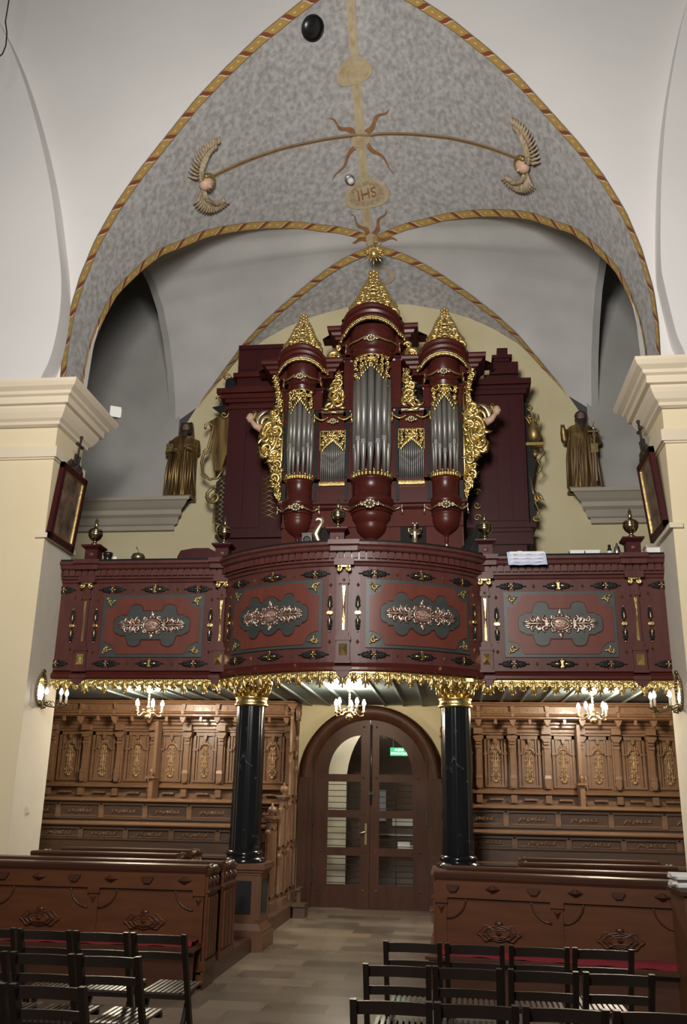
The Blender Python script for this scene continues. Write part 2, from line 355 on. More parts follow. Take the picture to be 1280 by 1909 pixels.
# ================================================================== ROOM
F, W = 10.25, 14.85
FT = [(0, 13.28), (0.12, 13.27), (0.26, 13.21), (0.42, 13.09), (0.85, 12.72), (1.4, 12.2), (1.9, 11.62), (2.3, 11.1), (2.65, 10.55), (3.03, 9.95), (3.32, 9.4), (3.55, 8.85), (3.7, 8.3), (3.8, 7.7), (3.82, 7.2), (3.8, 6.7)]
WT = [(0, 10.38), (.6, 10.33), (1.2, 10.18), (1.7, 9.98), (2.1, 9.75), (2.5, 9.45), (2.9, 9.0), (3.25, 8.55), (3.5, 8.1), (3.65, 7.6), (3.68, 7.1), (3.68, 6.7)]
NS = 61
FP = pl_interp(FT, NS); WP = pl_interp(WT, NS)
def vs(s, t, sg=1, off=0.0):          # point on the main vault; s 0 at the ridge..1 at the springing, t 0 front..1 west wall
    k = s * (NS - 1); i = min(NS - 2, int(k)); q = k - i
    f = (lerp(FP[i][0], FP[i + 1][0], q), lerp(FP[i][1], FP[i + 1][1], q)); g = (lerp(WP[i][0], WP[i + 1][0], q), lerp(WP[i][1], WP[i + 1][1], q))
    x, z = lerp(f[0], g[0], t), lerp(f[1], g[1], t)
    if off:
        n = Vector((x, 0, z - 6.5)).normalized(); x -= n.x * off; z -= n.z * off
    return Vector((sg * x, lerp(F, W, t), z))
TGF = [(0, .785), (.07, .737), (.15, .685), (.256, .604), (.31, .56), (.391, .49), (.47, .416), (.55, .35), (.602, .30), (.68, .255), (.75, .213), (.83, .188), (.90, .172), (1.0, .15)]
TGB = [(0, .785), (.07, .80), (.15, .825), (.23, .86), (.30, .889), (.40, .925), (.49, .956), (.60, .988), (.70, 1.0)]
def tab1(tab, s):
    for a, b in zip(tab, tab[1:]):
        if s <= b[0]: return lerp(a[1], b[1], (s - a[0]) / (b[0] - a[0]))
    return tab[-1][1]
# floor
b = MB(); b._add([(-7, -4, 0), (7, -4, 0), (7, 18.5, 0), (-7, 18.5, 0)], [(0, 1, 2, 3)]); struct(b.build('floor', 'floor'))
# main vault (grey painted) : east and west cells
b = MB()
for sg in (-1, 1):
    b.grid([[vs(i / 60, tab1(TGF, i / 60) * j / 16, sg) for j in range(17)] for i in range(61)])
    b.grid([[vs(i / 42 * 0.7, lerp(tab1(TGB, i / 42 * 0.7), 1.0, j / 6), sg) for j in range(7)] for i in range(43)])
struct(b.build('ceiling', 'vault'))
# ribbons along the arch edges (painted bands lying on the vault)
def ribbon(curve, inner, name, nm):
    b = MB(); rows = []; uv = []; d = 0
    for i, (p, q) in enumerate(zip(curve, inner)):
        if i: d += (p - curve[i - 1]).length
        rows.append([p, q]); uv.append([(d, 0), (d, 1)])
    b.grid(rows, uvs=uv); return struct(b.build(nm, name))
for sg in (-1, 1):
    wf = 0.028
    ribbon([vs(i / 80, 0.0, sg, .012) for i in range(81)], [vs(i / 80, 0.030, sg, .014) for i in range(81)], 'ribbon', 'trim_1')
    ribbon([vs(i / 80, tab1(TGF, i / 80), sg, .015) for i in range(81)], [vs(max(0, i / 80), tab1(TGF, i / 80) - 0.020 - 0.012 * (1 - abs(i / 80 - .5)), sg, .018) for i in range(81)], 'ribbon', 'trim_2')
    ribbon([vs(i / 60 * .7, tab1(TGB, i / 60 * .7), sg, .02) for i in range(61)], [vs(max(0, i / 60 * .7 - 0.005 * (i / 60)), min(1.0, tab1(TGB, i / 60 * .7) + 0.016 + .012 * (1 - i / 60)), sg, .03) for i in range(61)], 'ribbon', 'trim_3')
# side cells (pale lunette vaults) between the groins and the side arches
XS = 3.72
AR = [(10.9, 6.7), (10.98, 7.6), (11.15, 8.5), (11.45, 9.25), (11.9, 9.75), (12.5, 10.0), (13.15, 9.98), (13.7, 9.78), (14.15, 9.4), (14.5, 8.95), (14.72, 8.5), (14.85, 8.1)]
for sg, nm in ((-1, 'ceiling_left'), (1, 'ceiling_right')):
    vcurve = [vs(s, tab1(TGF, s), sg) for s in [1 - i / 40 for i in range(41)]] + [vs(s, tab1(TGB, s), sg) for s in [i / 30 * .7 for i in range(1, 31)]]
    vcurve = [Vector(p) for p in pl_interp([tuple(p) for p in vcurve], 70)]
    ac = [Vector((sg * XS, p[0], p[1])) for p in pl_interp(AR, 70)]
    b = MB(); b.grid([[lerp(p, q, j / 8) + Vector((0, 0, 0.10 * math.sin(PI * j / 8))) * (1 if 5 < i < 64 else 0) for j in range(9)] for i, (p, q) in enumerate(zip(vcurve, ac))])
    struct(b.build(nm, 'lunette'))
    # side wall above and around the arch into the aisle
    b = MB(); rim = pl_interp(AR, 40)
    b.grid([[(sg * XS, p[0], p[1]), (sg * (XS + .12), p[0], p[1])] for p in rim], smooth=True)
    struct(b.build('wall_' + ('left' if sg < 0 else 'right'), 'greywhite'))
    # aisle: outer wall, roof
    b = MB(); b._add([(sg * 6.8, 10.5, 0), (sg * 6.8, W, 0), (sg * 6.8, W, 13), (sg * 6.8, 10.5, 13)], [(0, 1, 2, 3)]); struct(b.build('wall_' + ('left' if sg < 0 else 'right') + '_aisle', 'greywhite'))
    b = MB(); b.grid([[(sg * x, y, 11.6 + 1.3 * math.sin(PI * (x - 3.7) / 3.1)) for y in (10.5, 12, 13.5, W)] for x in [3.7 + 3.1 * k / 12 for k in range(13)]]); struct(b.build('ceiling_' + ('left' if sg < 0 else 'right') + '_aisle', 'greywhite'))
# west wall: yellow, with the door opening
DZ, DR = 1.90, 1.12         # springing height and radius of the door surround
b = MB()
arc = [(DR * math.cos(PI - PI * i / 24), DZ + DR * math.sin(PI - PI * i / 24)) for i in range(25)]
b.grid([[(-7, W, z) , (-DR - .085, W, z)] for z in (0, 3.1)], False); b.grid([[(DR - .05, W, z), (7, W, z)] for z in (0, 3.1)], False)
b.grid([[(x - .085, W, z), (x - .085, W, 3.1)] for x, z in [(-DR, 0)] * 0 + arc], False)
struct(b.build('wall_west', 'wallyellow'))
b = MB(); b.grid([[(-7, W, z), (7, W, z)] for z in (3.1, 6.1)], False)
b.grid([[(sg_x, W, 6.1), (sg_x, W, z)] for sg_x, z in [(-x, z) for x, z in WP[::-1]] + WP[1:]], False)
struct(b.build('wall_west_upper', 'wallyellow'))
for sg, nm in ((-1, 'left'), (1, 'right')):
    b = MB(); b._add([(sg * 3.64, W - .02, 6.4), (sg * 7, W - .02, 6.4), (sg * 7, W - .02, 13), (sg * 3.64, W - .02, 13)], [(0, 1, 2, 3)])
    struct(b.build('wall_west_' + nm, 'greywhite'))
    # impost cornice carrying the statue
    b = MB(); prof = [(0, 6.02), (-.10, 6.02), (-.10, 6.10), (-.14, 6.12), (-.20, 6.22), (-.27, 6.26), (-.27, 6.34), (-.33, 6.38), (-.42, 6.46), (-.45, 6.47), (-.45, 6.53), (0, 6.53)]
    e = {-.10: 3.56, -.14: 3.50, -.20: 3.46, -.27: 3.40, -.33: 3.34, -.42: 3.26, -.45: 3.22, 0: 3.60}
    vsx = [(sg * e[y], W + y, z) for y, z in prof] + [(sg * 6.8, W + y, z) for y, z in prof]; n = len(prof)
    b._add(vsx, [list(range(n)), [n + i for i in range(n)]] + [(i, (i + 1) % n, n + (i + 1) % n, n + i) for i in range(n)]); struct(b.build('trim_4', 'impost'))
# front wall with the big arch (nave side), above the piers
b = MB()
xs = [(-x, z) for x, z in FP[::-1]] + FP[1:]
def outer(x, z):
    if z <= 9.5: return (math.copysign(7.5, x), F, z)
    t = min(7.5 / max(abs(x), 1e-6), 7.5 / (z - 9.5)); return (x * t, F, 9.5 + (z - 9.5) * t)
ext = [xs[0][:1] + (6.5,)] + xs + [xs[-1][:1] + (6.5,)]
b.grid([[(x, F, z), outer(x, z)] for x, z in ext], False)
for sg in (-1, 1): b._add([outer(sg * 3, 12.6), (sg * 7.5, F, 17), (sg * 6, F + .002, 17), (sg * 7.5, F + .002, 14)], [(0, 3, 1, 2)])
struct(b.build('wall_front', 'white'))
# nave side vault cells rising left and right of the arch
LC = [(88, 738), (98, 716), (110, 690), (121, 650), (129, 600), (131, 540), (124, 470), (112, 380), (93, 290), (65, 190), (30, 100), (-20, 10), (-80, -70)]
RC = [(1272, 705), (1263, 676), (1250, 645), (1236, 590), (1228, 555), (1222, 520), (1221, 440), (1224, 340), (1232, 240), (1246, 150), (1262, 70), (1285, -10), (1320, -90)]
for crv, sg, nm, dpx in ((LC, -1, 'wall_nave_left', -13), (RC, 1, 'wall_nave_right', 13)):
    b = MB(); rows = []; rows2 = []
    n = len(crv)
    pts = smooth_tab([(float(x), float(y)) for x, y in crv], 6)
    for i, (x, y) in enumerate(pts):
        t = i / (len(pts) - 1); p = at(x, y, F - 0.004); q = p + Vector((0, -0.30, 0)); r = q + Vector((sg * 3.5, 0.0, 0.0))
        rows.append([p, q]); rows2.append([q, r])
    b.grid(rows2, True)
    b.grid(rows, True); struct(b.build(nm, 'white'))
# piers with capitals
def pier(sg):
    nm = 'left' if sg < 0 else 'right'
    b = MB(); X0, X1 = 3.76, 6.6
    def bx(x0, x1, *a): b.box(min(sg * x0, sg * x1), max(sg * x0, sg * x1), *a)
    bx(X0, X1, F + .02, F + .85, 0, 6.25); o = struct(b.build('wall_pier_' + nm, 'yellow'))
    b = MB(); bx(X0 - .004, X0 + .3, F + .022, F + .852, 0, 4.62); o2 = struct(b.build('wall_pier_' + nm + '_side', 'pierside'))
    b = MB(); bx(X0 - .05, X0 + .1, F - .02, F + .87, 4.60, 4.66); bx(X0 - .05, X1, F - .035, F + .9, 5.66, 5.80); bx(X0 - .02, X1, F - .01, F + .87, 5.64, 5.82)
    prof = [(0.0, 6.08), (.05, 6.10), (.05, 6.14), (.09, 6.17), (.13, 6.24), (.15, 6.29), (.15, 6.32), (.20, 6.33), (.20, 6.42), (.24, 6.44), (.25, 6.48), (.31, 6.52), (.34, 6.57), (.34, 6.61), (0, 6.63)]
    n = len(prof); rows = []
    for d, z in prof: rows.append([(sg * X1, F - d, z), (sg * (X0 - d), F - d, z), (sg * (X0 - d), F + .85 + d, z), (sg * X1, F + .85 + d, z)])
    b.grid(rows, False); b.grid([[rows[-1][0], rows[-1][1]], [rows[-1][3], rows[-1][2]]], False)
    struct(b.build('trim_5', 'cream'))
pier(-1); pier(1)
# ---- painted decoration on the vault
def on_vault(curve_st, w, nm, m, off=0.02):
    b = MB(); P = [vs(abs(s), t, 1 if s >= 0 else -1, off) for s, t in curve_st]; rows = []
    for i, p in enumerate(P):
        tg = (P[min(i + 1, len(P) - 1)] - P[max(0, i - 1)]).normalized(); nrm = Vector((p.x, 0, p.z - 6.5)).normalized(); sd = tg.cross(nrm).normalized(); ww = w(i / (len(P) - 1)) if callable(w) else w
        rows.append([p - sd * ww, p + sd * ww])
    b.grid(rows, True); return b, rows
b, _ = on_vault([(-0.016, i / 60 * .785) for i in range(61)], 0.075, '', 'vrib'); struct(b.build('trim_6', 'vrib'))
b, _ = on_vault([(-0.016, i / 60 * .785) for i in range(61)], 0.035, '', 'vribpale', .03); struct(b.build('trim_6', 'vribpale'))
b, _ = on_vault([(0.41 * i / 20, .44 - .19 * abs(i / 20) ** 1.15) for i in range(-20, 21)], 0.055, '', 'vrib', .024); struct(b.build('trim_6', 'vrib'))
b, _ = on_vault([(0.41 * i / 20, .44 - .19 * abs(i / 20) ** 1.15) for i in range(-20, 21)], 0.018, '', 'vribpale', .03); struct(b.build('trim_6', 'vribdark'))
def vault_frame(s, t, off):
    sg = 1 if s >= 0 else -1; p = vs(abs(s), t, sg, off); d1 = (vs(abs(s) + .02, t, sg, off) - p) * sg; d2 = vs(abs(s), t + .02, sg, off) - p
    d1.normalize(); d2 = (d2 - d1 * d2.dot(d1)).normalized(); n = d1.cross(d2).normalized()
    if n.z > 0: n = -n
    return p, d1, d2, n
def drape(s, t, dx, dy, off):
    g = math.dist(vs(.3, t), vs(.32, t)) / .02; h = (vs(0, min(.98, t + .02)) - vs(0, t)).length / .02
    q = s + dx / g; return vs(abs(q), t + dy / h, 1 if q >= 0 else -1, off)
def medallion(s, t, r, rings, label):
    for k, (rr, m) in enumerate(rings):
        b = MB(); b.grid([[drape(s, t, r * rr * (j / 4) * math.cos(2 * PI * i / 40), r * rr * .68 * (j / 4) * math.sin(2 * PI * i / 40), .03 + .005 * k) for j in range(5)] for i in range(41)]); struct(b.build('trim_7', m))
    return vault_frame(s, t, .03)
medallion(-0.02, .25, .30, [(1, 'vrib'), (.84, 'vribpale'), (.5, 'vrib'), (.42, 'vribpale')], '')
p, a, c, n = medallion(-0.016, .445, .17, [(1, 'vrib'), (.66, 'vribpale')], '')
def rays(s, t, angs, r0_, L, m='vribdark'):
    b = MB()
    for an in angs:
        ca, sa = math.cos(an), math.sin(an); rows = []
        for i in range(15):
            u = i / 14; d = r0_ + (L - r0_) * u; e = .03 * math.sin(u * 9); ww = .040 * (1 - u) + .004
            rows.append([drape(s, t, ca * d - sa * (e + k), sa * d + ca * (e + k), .035) for k in (-ww, ww)])
        b.grid(rows)
    return struct(b.build('trim_8', m))
rays(-0.016, .445, [.70, 2.45, 3.95, 5.45], .15, .75)
p, a, c, n = medallion(-0.012, .610, .40, [(1, 'vrib'), (.80, 'vribpale'), (.76, 'feather'), (.52, 'vribpale'), (.46, 'vrib')], '')
def text_mesh(txt, size, ext=0.004):
    cu = bpy.data.curves.new('txt', 'FONT'); cu.body = txt; cu.size = size; cu.extrude = ext; cu.align_x = 'CENTER'; cu.align_y = 'CENTER'
    o = bpy.data.objects.new('txt', cu); C.objects.link(o); dg = bpy.context.evaluated_depsgraph_get(); me = bpy.data.meshes.new_from_object(o.evaluated_get(dg)); bpy.data.objects.remove(o); return me
me = text_mesh('IHS', .24, .006); me.materials.append(M['vribdark']); o = bpy.data.objects.new('trim_9', me); C.objects.link(o); struct(o)
o.matrix_world = Matrix.Translation(p + n * .05) @ Matrix((a, -c, n)).transposed().to_4x4()
rays(-0.008, .760, [-.02, 3.15, 4.15, 5.2], .1, .62)
medallion(0.012, .89, .26, [(1, 'vrib'), (.8, 'vribpale'), (.7, 'vault')], '')
# winged angel heads in painted stucco
def angel_relief(s, t, flip, rot, label):
    p, a, c, n = vault_frame(s, t, .0); root = thing('angel_relief', p, 0, label, 'relief')
    R = Matrix((a * flip, c, n)).transposed().to_4x4() @ Matrix.Rotation(rot, 4, 'Z'); root.matrix_world = Matrix.Translation(p + n * .01) @ R @ Matrix.Scale(1.2, 4)
    Rm_ = Matrix.Rotation(PI / 2, 4, 'X')  # ornament plane x,z -> x,y
    hb = MB(); hb.ell((0, 0, .07), (.085, .10, .08), 12, 8); hb.ell((0, -.02, .15), (.02, .02, .03)); hb.ell((-.035, .01, .14), .016); hb.ell((.035, .01, .14), .016); hb.ell((0, -.055, .135), (.03, .012, .014)); hb.build('head', 'skin', root)
    hr = MB()
    for k in range(11):
        an = PI * (k / 10) ; hr.ell((math.cos(an) * .095, .02 + math.sin(an) * .10, .07), .036, 6, 5)
    hr.build('hair', 'goldold', root)
    for sg in (-1, 1):
        wb = MB()
        for k in range(15):
            u = k / 14; an = (.15 + 1.15 * u); cx = sg * (.08 + .30 * math.sin(u * 1.5)); cy = -.05 + .30 * u * u
            ln = .22 - .08 * u; dx = sg * math.cos(-1.0 + 1.9 * u) ; dy = math.sin(-1.0 + 1.9 * u)
            wb.tube([(cx, cy, .03), (cx + dx * ln * .6, cy + dy * ln * .6, .06), (cx + dx * ln, cy + dy * ln, .03)], [.02, .032, .008], 5, flat=.6)
            wb.ell((cx, cy, .05), (.045, .045, .03), 6, 4)
        wb.tube([(sg * .05, -.04, .04), (sg * .2, -.04, .06), (sg * .34, .1, .06), (sg * .38, .27, .04)], [.05, .05, .04, .02], 6, flat=.6)
        wb.build('wing', 'feather', root)
    return root
angel_relief(-0.44, .235, 1, -PI / 2 + .35, 'painted winged angel head on the grey vault, left of the star')
angel_relief(0.445, .235, 1, PI / 2 - .1, 'painted winged angel head on the grey vault, right of the star')
# loudspeaker grille in the vault, dome camera
p, a, c, n = vault_frame(-0.105, .085, .0)
root = thing('ceiling_vent', p, 0, 'dark round grille set in the grey vault near its top', 'vent'); root.matrix_world = Matrix.Translation(p) @ Matrix((a, c, n)).transposed().to_4x4()
b = MB(); b.lathe([(.02, .03), (.165, .032), (.17, .01)], n=28); b.build('grille', 'blackobj', root)
b = MB(); b.lathe([(.165, -.01), (.165, .04), (.185, .035), (.19, -.01)], n=28); b.build('rim', 'black', root)
p, a, c, n = vault_frame(-0.055, .554, .0)
root = thing('dome_camera', p, 0, 'small white dome camera on the vault beside the IHS medallion', 'camera'); root.matrix_world = Matrix.Translation(p) @ Matrix((a, c, n)).transposed().to_4x4()
b = MB(); b.lathe([(.085, -.02), (.085, .05), (.07, .06)], n=18); b.build('base', 'steel', root)
b = MB(); b.lathe([(.055, .05), (.055, .12), (.045, .15), (.0, .165)], n=18); b.build('lens_dome', 'whiteobj', root)

# ================================================================== ORGAN
rnd = random.Random(7)
OY = 13.45
organ = thing('pipe_organ', (0.02, OY, 3.1), 0, 'tall baroque pipe organ of dark red lacquered wood with gilded carving on the gallery', 'pipe organ')
class OB(MB):       # builder in the organ's own frame: x from the axis, y from the case face, z absolute
    def __init__(s): super().__init__(); s.M = Matrix.Translation((0, 0, -3.1))
def entab(b, cx, z, w, a, h, rb, prof, bd=None, depth=.55, n=36):
    """moulding that runs flat at the ends and rises as a segmental arch in the middle; prof = (outward, dz)"""
    rows = []
    X = [-w] + [-w + 2 * w * i / n for i in range(n + 1)] + [w]
    for k, x in enumerate(X):
        zo = h * (max(0, 1 - (x / a) ** 2)) ** 0.75 if abs(x) < a else 0
        bl = -(bd or rb) * math.sqrt(max(0, 1 - (x / rb) ** 2)) if abs(x) < rb else 0
        end = k in (0, len(X) - 1)
        rows.append([(cx + x + (math.copysign(d, x) if (k in (0, 1, len(X) - 2, len(X) - 1)) else 0), (depth if end else bl - d), z + zo + dz) for d, dz in prof])
    b.grid(rows, False)
CORN = [(0, 0), (.03, .01), (.04, .05), (.08, .07), (.10, .11), (.15, .13), (.16, .17), (.16, .20), (0, .21), (-.3, .21)]
SMALL = [(0, 0), (.02, .01), (.03, .04), (.06, .05), (.06, .08), (0, .09), (-.1, .09)]
# case body
b = OB()
b.box(-1.47, 1.47, 0.0, .75, 6.0, 7.45); b.box(-1.42, 1.42, .02, .7, 3.1, 6.0); b.box(-.46, .46, .0, .7, 7.4, 8.75)
for s in (-1, 1): b.box(s * 1.16 - .34, s * 1.16 + .34, 0, .7, 7.4, 8.15)
for x in (-1.42, -.92, -.86, -.36, .36, .86, .92, 1.42): b.box(x - .035, x + .035, -.03, .02, 6.02, 7.5)
b.box(-1.47, 1.47, -.03, .0, 6.36, 6.42); b.box(-1.47, 1.47, -.02, .0, 7.44, 7.52)
for x in (-.42, .42): b.box(x - .05, x + .05, -.03, .0, 7.5, 8.6)
for s in (-1, 1):
    for dx in (-.28, .28): b.box(s * 1.16 + dx - .05, s * 1.16 + dx + .05, -.03, 0, 7.5, 8.1)
b.build('case', 'red', organ)
b = OB()
b.box(-1.40, 1.40, .0, .03, 3.1, 5.95); b.box(-1.3, 1.3, -.02, .0, 5.2, 5.26); b.box(-1.42, 1.42, -.03, .0, 5.62, 5.70)
b.build('lower_panel', 'lowred', organ)
b = OB(); entab(b, 0, 5.90, 1.40, 5, 0, 0, [(0, 0), (.02, .01), (.05, .04), (.05, .07), (.09, .09), (.09, .12), (0, .13)]); b.build('case_moulding', 'red', organ)
b = OB()
for s in (-1, 1):
    for x in (.40, .90, 1.40):
        b.box(s * x - .028, s * x + .028, -.045, -.02, 6.05, 6.34); b.box(s * x - .028, s * x + .028, -.045, -.02, 6.45, 7.4); b.box(s * x - .028, s * x + .028, -.045, -.02, 7.46, 7.62)
b.build('slot_strip', 'black', organ)  # flat black strips; the slots' darkness is put into their colour
b = OB()
for s in (-1, 1): b.box(s * .65 - .20, s * .65 + .20, -.004, .0, 5.21, 5.62)
for x, q in ((-.56, .11),): b.box(x - .1, x + .1, -.006, .0, 5.3, 5.62)
b.build('niche_panel', 'blackshade', organ)
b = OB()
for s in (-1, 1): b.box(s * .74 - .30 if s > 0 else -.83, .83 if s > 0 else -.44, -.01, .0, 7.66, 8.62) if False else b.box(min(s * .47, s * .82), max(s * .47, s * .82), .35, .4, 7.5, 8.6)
b.build('opening_shade', 'blackshade', organ)  # black sheets: the darkness of the open gaps is painted
def garland(b, cx, z, w, y, rb=0.0, r=.022):
    for s in (-1, 1):
        pts = []
        for i in range(11):
            t = i / 10; x = s * (0.09 + (w - .09) * t); yy = y - (math.sqrt(max(0, rb * rb - x * x)) if rb else 0)
            pts.append((cx + x, yy, z + .03 - .055 * math.sin(PI * t) + .035 * t))
        b.tube(pts, [r * (.7 + .5 * math.sin(PI * i / 10)) for i in range(11)], 6)
        for i, p in enumerate(pts): b.ell((p[0], p[1] - .008, p[2]), r * .95, 6, 4)
        p = pts[-1]; b.tube([p, (p[0], p[1], p[2] - .05), (p[0] + s * .008, p[1], p[2] - .13)], [r * .8, r * .7, r * 1.1], 6)
        b.ell((p[0], p[1] - .01, p[2] + .015), r * 1.2, 6, 4)
def rosette(b, cx, y, z, r):
    b.ell((cx, y - .03, z), (r * .32, .03, r * .28), 8, 6)
    for k in range(9):
        an = 2 * PI * k / 9; b.ell((cx + math.cos(an) * r * .62, y - .015, z + math.sin(an) * r * .5), (r * .28, .022, r * .24), 7, 5)
    for s in (-1, 1): b.scroll(cx + s * r * .95, z, r * .34, PI / 2, .9, -s, .012, y)
def cher_face(b, x, y, z, r):
    b.ell((x, y, z), (r * .78, r * .7, r), 12, 9); b.ell((x, y - r * .68, z - r * .08), (r * .13, r * .18, r * .2), 6, 5)
    for s in (-1, 1): b.ell((x + s * r * .3, y - r * .6, z + r * .16), (r * .13, r * .08, r * .07), 6, 4); b.ell((x + s * r * .4, y - r * .45, z - r * .2), (r * .26, r * .22, r * .24), 6, 4)
    b.ell((x, y - r * .6, z - r * .48), (r * .22, r * .1, r * .08), 6, 4)
def shade(b, cx, z0, z1, w, yf, drop):      # carved pipe shade: solid fretwork whose lower edge rises to the middle
    """yf(x) gives depth; lower edge zl(x)"""
    def zl(x): return z0 + drop * (1 - min(1, abs(x) / w)) ** 0.8
    r_ = random.Random(int((cx + 5) * 100)); n = max(4, int(w * 2 / .075))
    for i in range(n):
        x = -w + w * 2 * (i + .5) / n; z = z1 - .03; row = 0
        while z > zl(x) + .01:
            xx = x + r_.uniform(-.012, .012); b.scroll(cx + xx, z + r_.uniform(-.01, .01), .040, r_.uniform(0, 6.3), 1.0, r_.choice((-1, 1)), .0125, yf(xx) - .012 * (row % 2), 5, 9)
            if r_.random() < .8: b.leaf(cx + xx, z, r_.uniform(0, 6.3), .065, .017, yf(xx) - .02, r_.uniform(-1, 1))
            z -= .062; row += 1
    for s in (-1, 1):                        # thick leafy lower edge
        for i in range(9):
            x = s * w * (1 - i / 8.5); b.leaf(cx + x, zl(x) + .02, -PI / 2 + s * -.9, .085, .020, yf(x) - .012, s * .8)
    b.scroll(cx - .045, z1 - .11, .05, 0, 1.1, 1, .016, yf(.045) - .03); b.scroll(cx + .045, z1 - .11, .05, PI, 1.1, -1, .016, yf(.045) - .03)
    b.tube([(cx + w * (-1 + i / 8), yf(w * (-1 + i / 8)), z1 + .005) for i in range(17)], .016, 6)
def pipe(b, x, y, r, z0, zm, z1):           # foot cone from z0 to the mouth at zm, body to z1
    n = 12
    b.lathe([(r * .28, z0), (r * .95, zm - .02), (r, zm)], (x, y, 0), n); b.lathe([(r, zm), (r, z1)], (x, y, 0), n)
    d = Vector((x, y)).normalized() if False else Vector((0, -1))
    b.box(x - r * .62, x + r * .62, y - r * 1.02, y - r * .8, zm - .02, zm + .004); b.box(x - r * .5, x + r * .5, y - r * 1.01, y - r * .85, zm + .004, zm + .05)
def tower(cx, R, zb, z1, zs0, zs1, zent, name):
    t = thing(name, (0, 0, 0)); t.parent = organ
    yf = lambda x, q=1.05: -math.sqrt(max(0, (R * q) ** 2 - x * x)) - .02
    n = 7
    for i in range(n):
        an = PI + PI * (i + .5) / n; rr = R * .90; x, y = rr * math.cos(an), rr * math.sin(an); pr = R * .195
        d = abs(i - 3); zm = zb + (.36, .44, .53, .50)[d] if R < .25 else zb + (.45, .52, .60, .50)[d]
        p = OB(); pipe(p, cx + x, y, pr, zb, zm, z1 - .09 * d * (R / .3)); p.build('organ_pipe', 'pewter', t)
    g = OB(); shade(g, cx, zs0, zs1, R * 1.0, yf, (zs1 - zs0) * .72); g.build('pipe_shade', 'gold', t)
    g = OB()
    for i in range(17):
        an = PI + PI * i / 16; x, y = R * 1.08 * math.cos(an), R * 1.08 * math.sin(an); g.ell((cx + x, y, zb + .005), (.028, .028, .035), 6, 5); g.ell((cx + x, y, zb - .03), (.035, .035, .018), 6, 4)
        if i % 2: g.leaf(cx + x, zb + .02, PI / 2, .06, .016, y)
    g.build('gilded_rim', 'gold', t)
    b = OB(); z = zb - .05
    b.lathe([(R * 1.0, z), (R * 1.12, z), (R * 1.12, z - .03), (R * 1.04, z - .05), (R * 1.04, z - .28), (R * 1.1, z - .30), (R * 1.22, z - .34), (R * 1.26, z - .40), (R * 1.12, z - .43), (R * 1.05, z - .45), (R * 1.05, z - .50), (R * 1.12, z - .52), (R * 1.12, z - .55), (R * 1.0, z - .56)], (cx, 0, 0), 32)
    b.build('drum', 'red', t)
    b = OB(); z -= .55
    if R > .25: pr = [(1.0, 0), (1.05, -.03), (1.0, -.09), (.86, -.16), (.80, -.18), (.82, -.21), (.74, -.28), (.55, -.35), (.34, -.39), (.28, -.41), (.28, -.44), (.16, -.47), (0, -.48)]
    else: pr = [(1.0, 0), (1.12, -.02), (1.12, -.04), (1.03, -.06), (1.06, -.10), (1.02, -.16), (.90, -.225), (.66, -.285), (.36, -.33), (.18, -.36), (.13, -.43), (.19, -.455), (.0, -.48)]
    b.lathe([(R * a, z + d) for a, d in pr][::-1], (cx, 0, 0), 32); b.build('pendant_bowl', 'bowlred', t)
    g = OB()
    if R < .25: g.ell((cx, 0, z - .51), (.04, .04, .045)); g.leaf(cx, z - .51, -PI / 2, .05, .02, 0)
    else: g.ell((cx, 0, z - .49), (.03, .03, .03))
    g.build('drop_finial', 'silver', t)
    g = OB(); garland(g, cx, zb - .54, R * 1.62, -.03, R * 1.16, .018 if R > .25 else .016); g.build('garland', 'silver', t)
    g = OB(); rosette(g, cx, -R * 1.22, zb - .53, .12 if R > .25 else .10); g.build('rosette', 'silver', t)
    # entablature over the pipes
    qa = R * 1.72 if R > .25 else R * 1.9
    b = OB()
    b.lathe([(R * 1.08, zs1 + .02), (R * 1.12, zs1 + .04), (R * 1.22, zs1 + .09), (R * 1.22, zs1 + .12), (R * 1.05, zs1 + .14)], (cx, 0, 0), 30, PI, 2 * PI)
    b.lathe([(R * 1.06, zs1 + .10), (R * 1.10, zs1 + .16), (R * 1.28, zs1 + .20), (R * 1.28, zent + .10)], (cx, 0, 0), 30, PI, 2 * PI)
    k = R / .3; entab(b, cx, zs1 + .02, R * 1.55, R * 1.1, .05 * k, R * 1.08, SMALL)
    b.box(cx - R * 1.55, cx + R * 1.55, -.03, .3, zs1 + .1, zent)
    b.build('frieze', 'red', t)
    b = OB(); hh = .20 * (1 if R > .25 else .75); ww = .66 if R > .25 else .58
    entab(b, cx, zent, ww * .9, qa, hh, qa * .98, CORN, R * 1.25); b.box(cx - ww * .88, cx + ww * .88, 0, .5, zent - .1, zent + .2)
    b._add([(cx + x, y, zent + .2 + hh * max(0, 1 - (x / qa) ** 2) ** .75) for y in (-R * 1.0, .5) for x in [qa * .98 * (i / 10 - 1) for i in range(21)]], [(i, i + 1, 22 + i, 21 + i) for i in range(20)])
    b.build('cornice', 'red', t)
    g = OB(); aw = R * 1.78 if R > .25 else R * 2.05; za = zent - .06
    for i in range(41):
        x = -aw + 2 * aw * i / 40; zz = za + hh * 1.0 * max(0, 1 - (x / (aw * .85)) ** 2) ** .8; yy = -R * 1.34 * math.sqrt(max(0, 1 - (x / (aw * .98)) ** 2)) - .07
        g.ell((cx + x, yy, zz), (.036, .034, .026), 6, 4, Matrix.Rotation(i * .9, 3, 'Y')); g.ell((cx + x, yy + .005, zz + .036), (.028, .024, .018), 6, 4)
    g.build('gilded_arch', 'gold', t)
    g = OB(); garland(g, cx, za - .14, R * 1.5, -.05, R * 1.32, .015); g.build('garland', 'goldold', t)
    g = OB(); rosette(g, cx, -R * 1.32 - .02, za - .13, .10 if R > .25 else .085); g.build('rosette', 'silver', t)
    return t
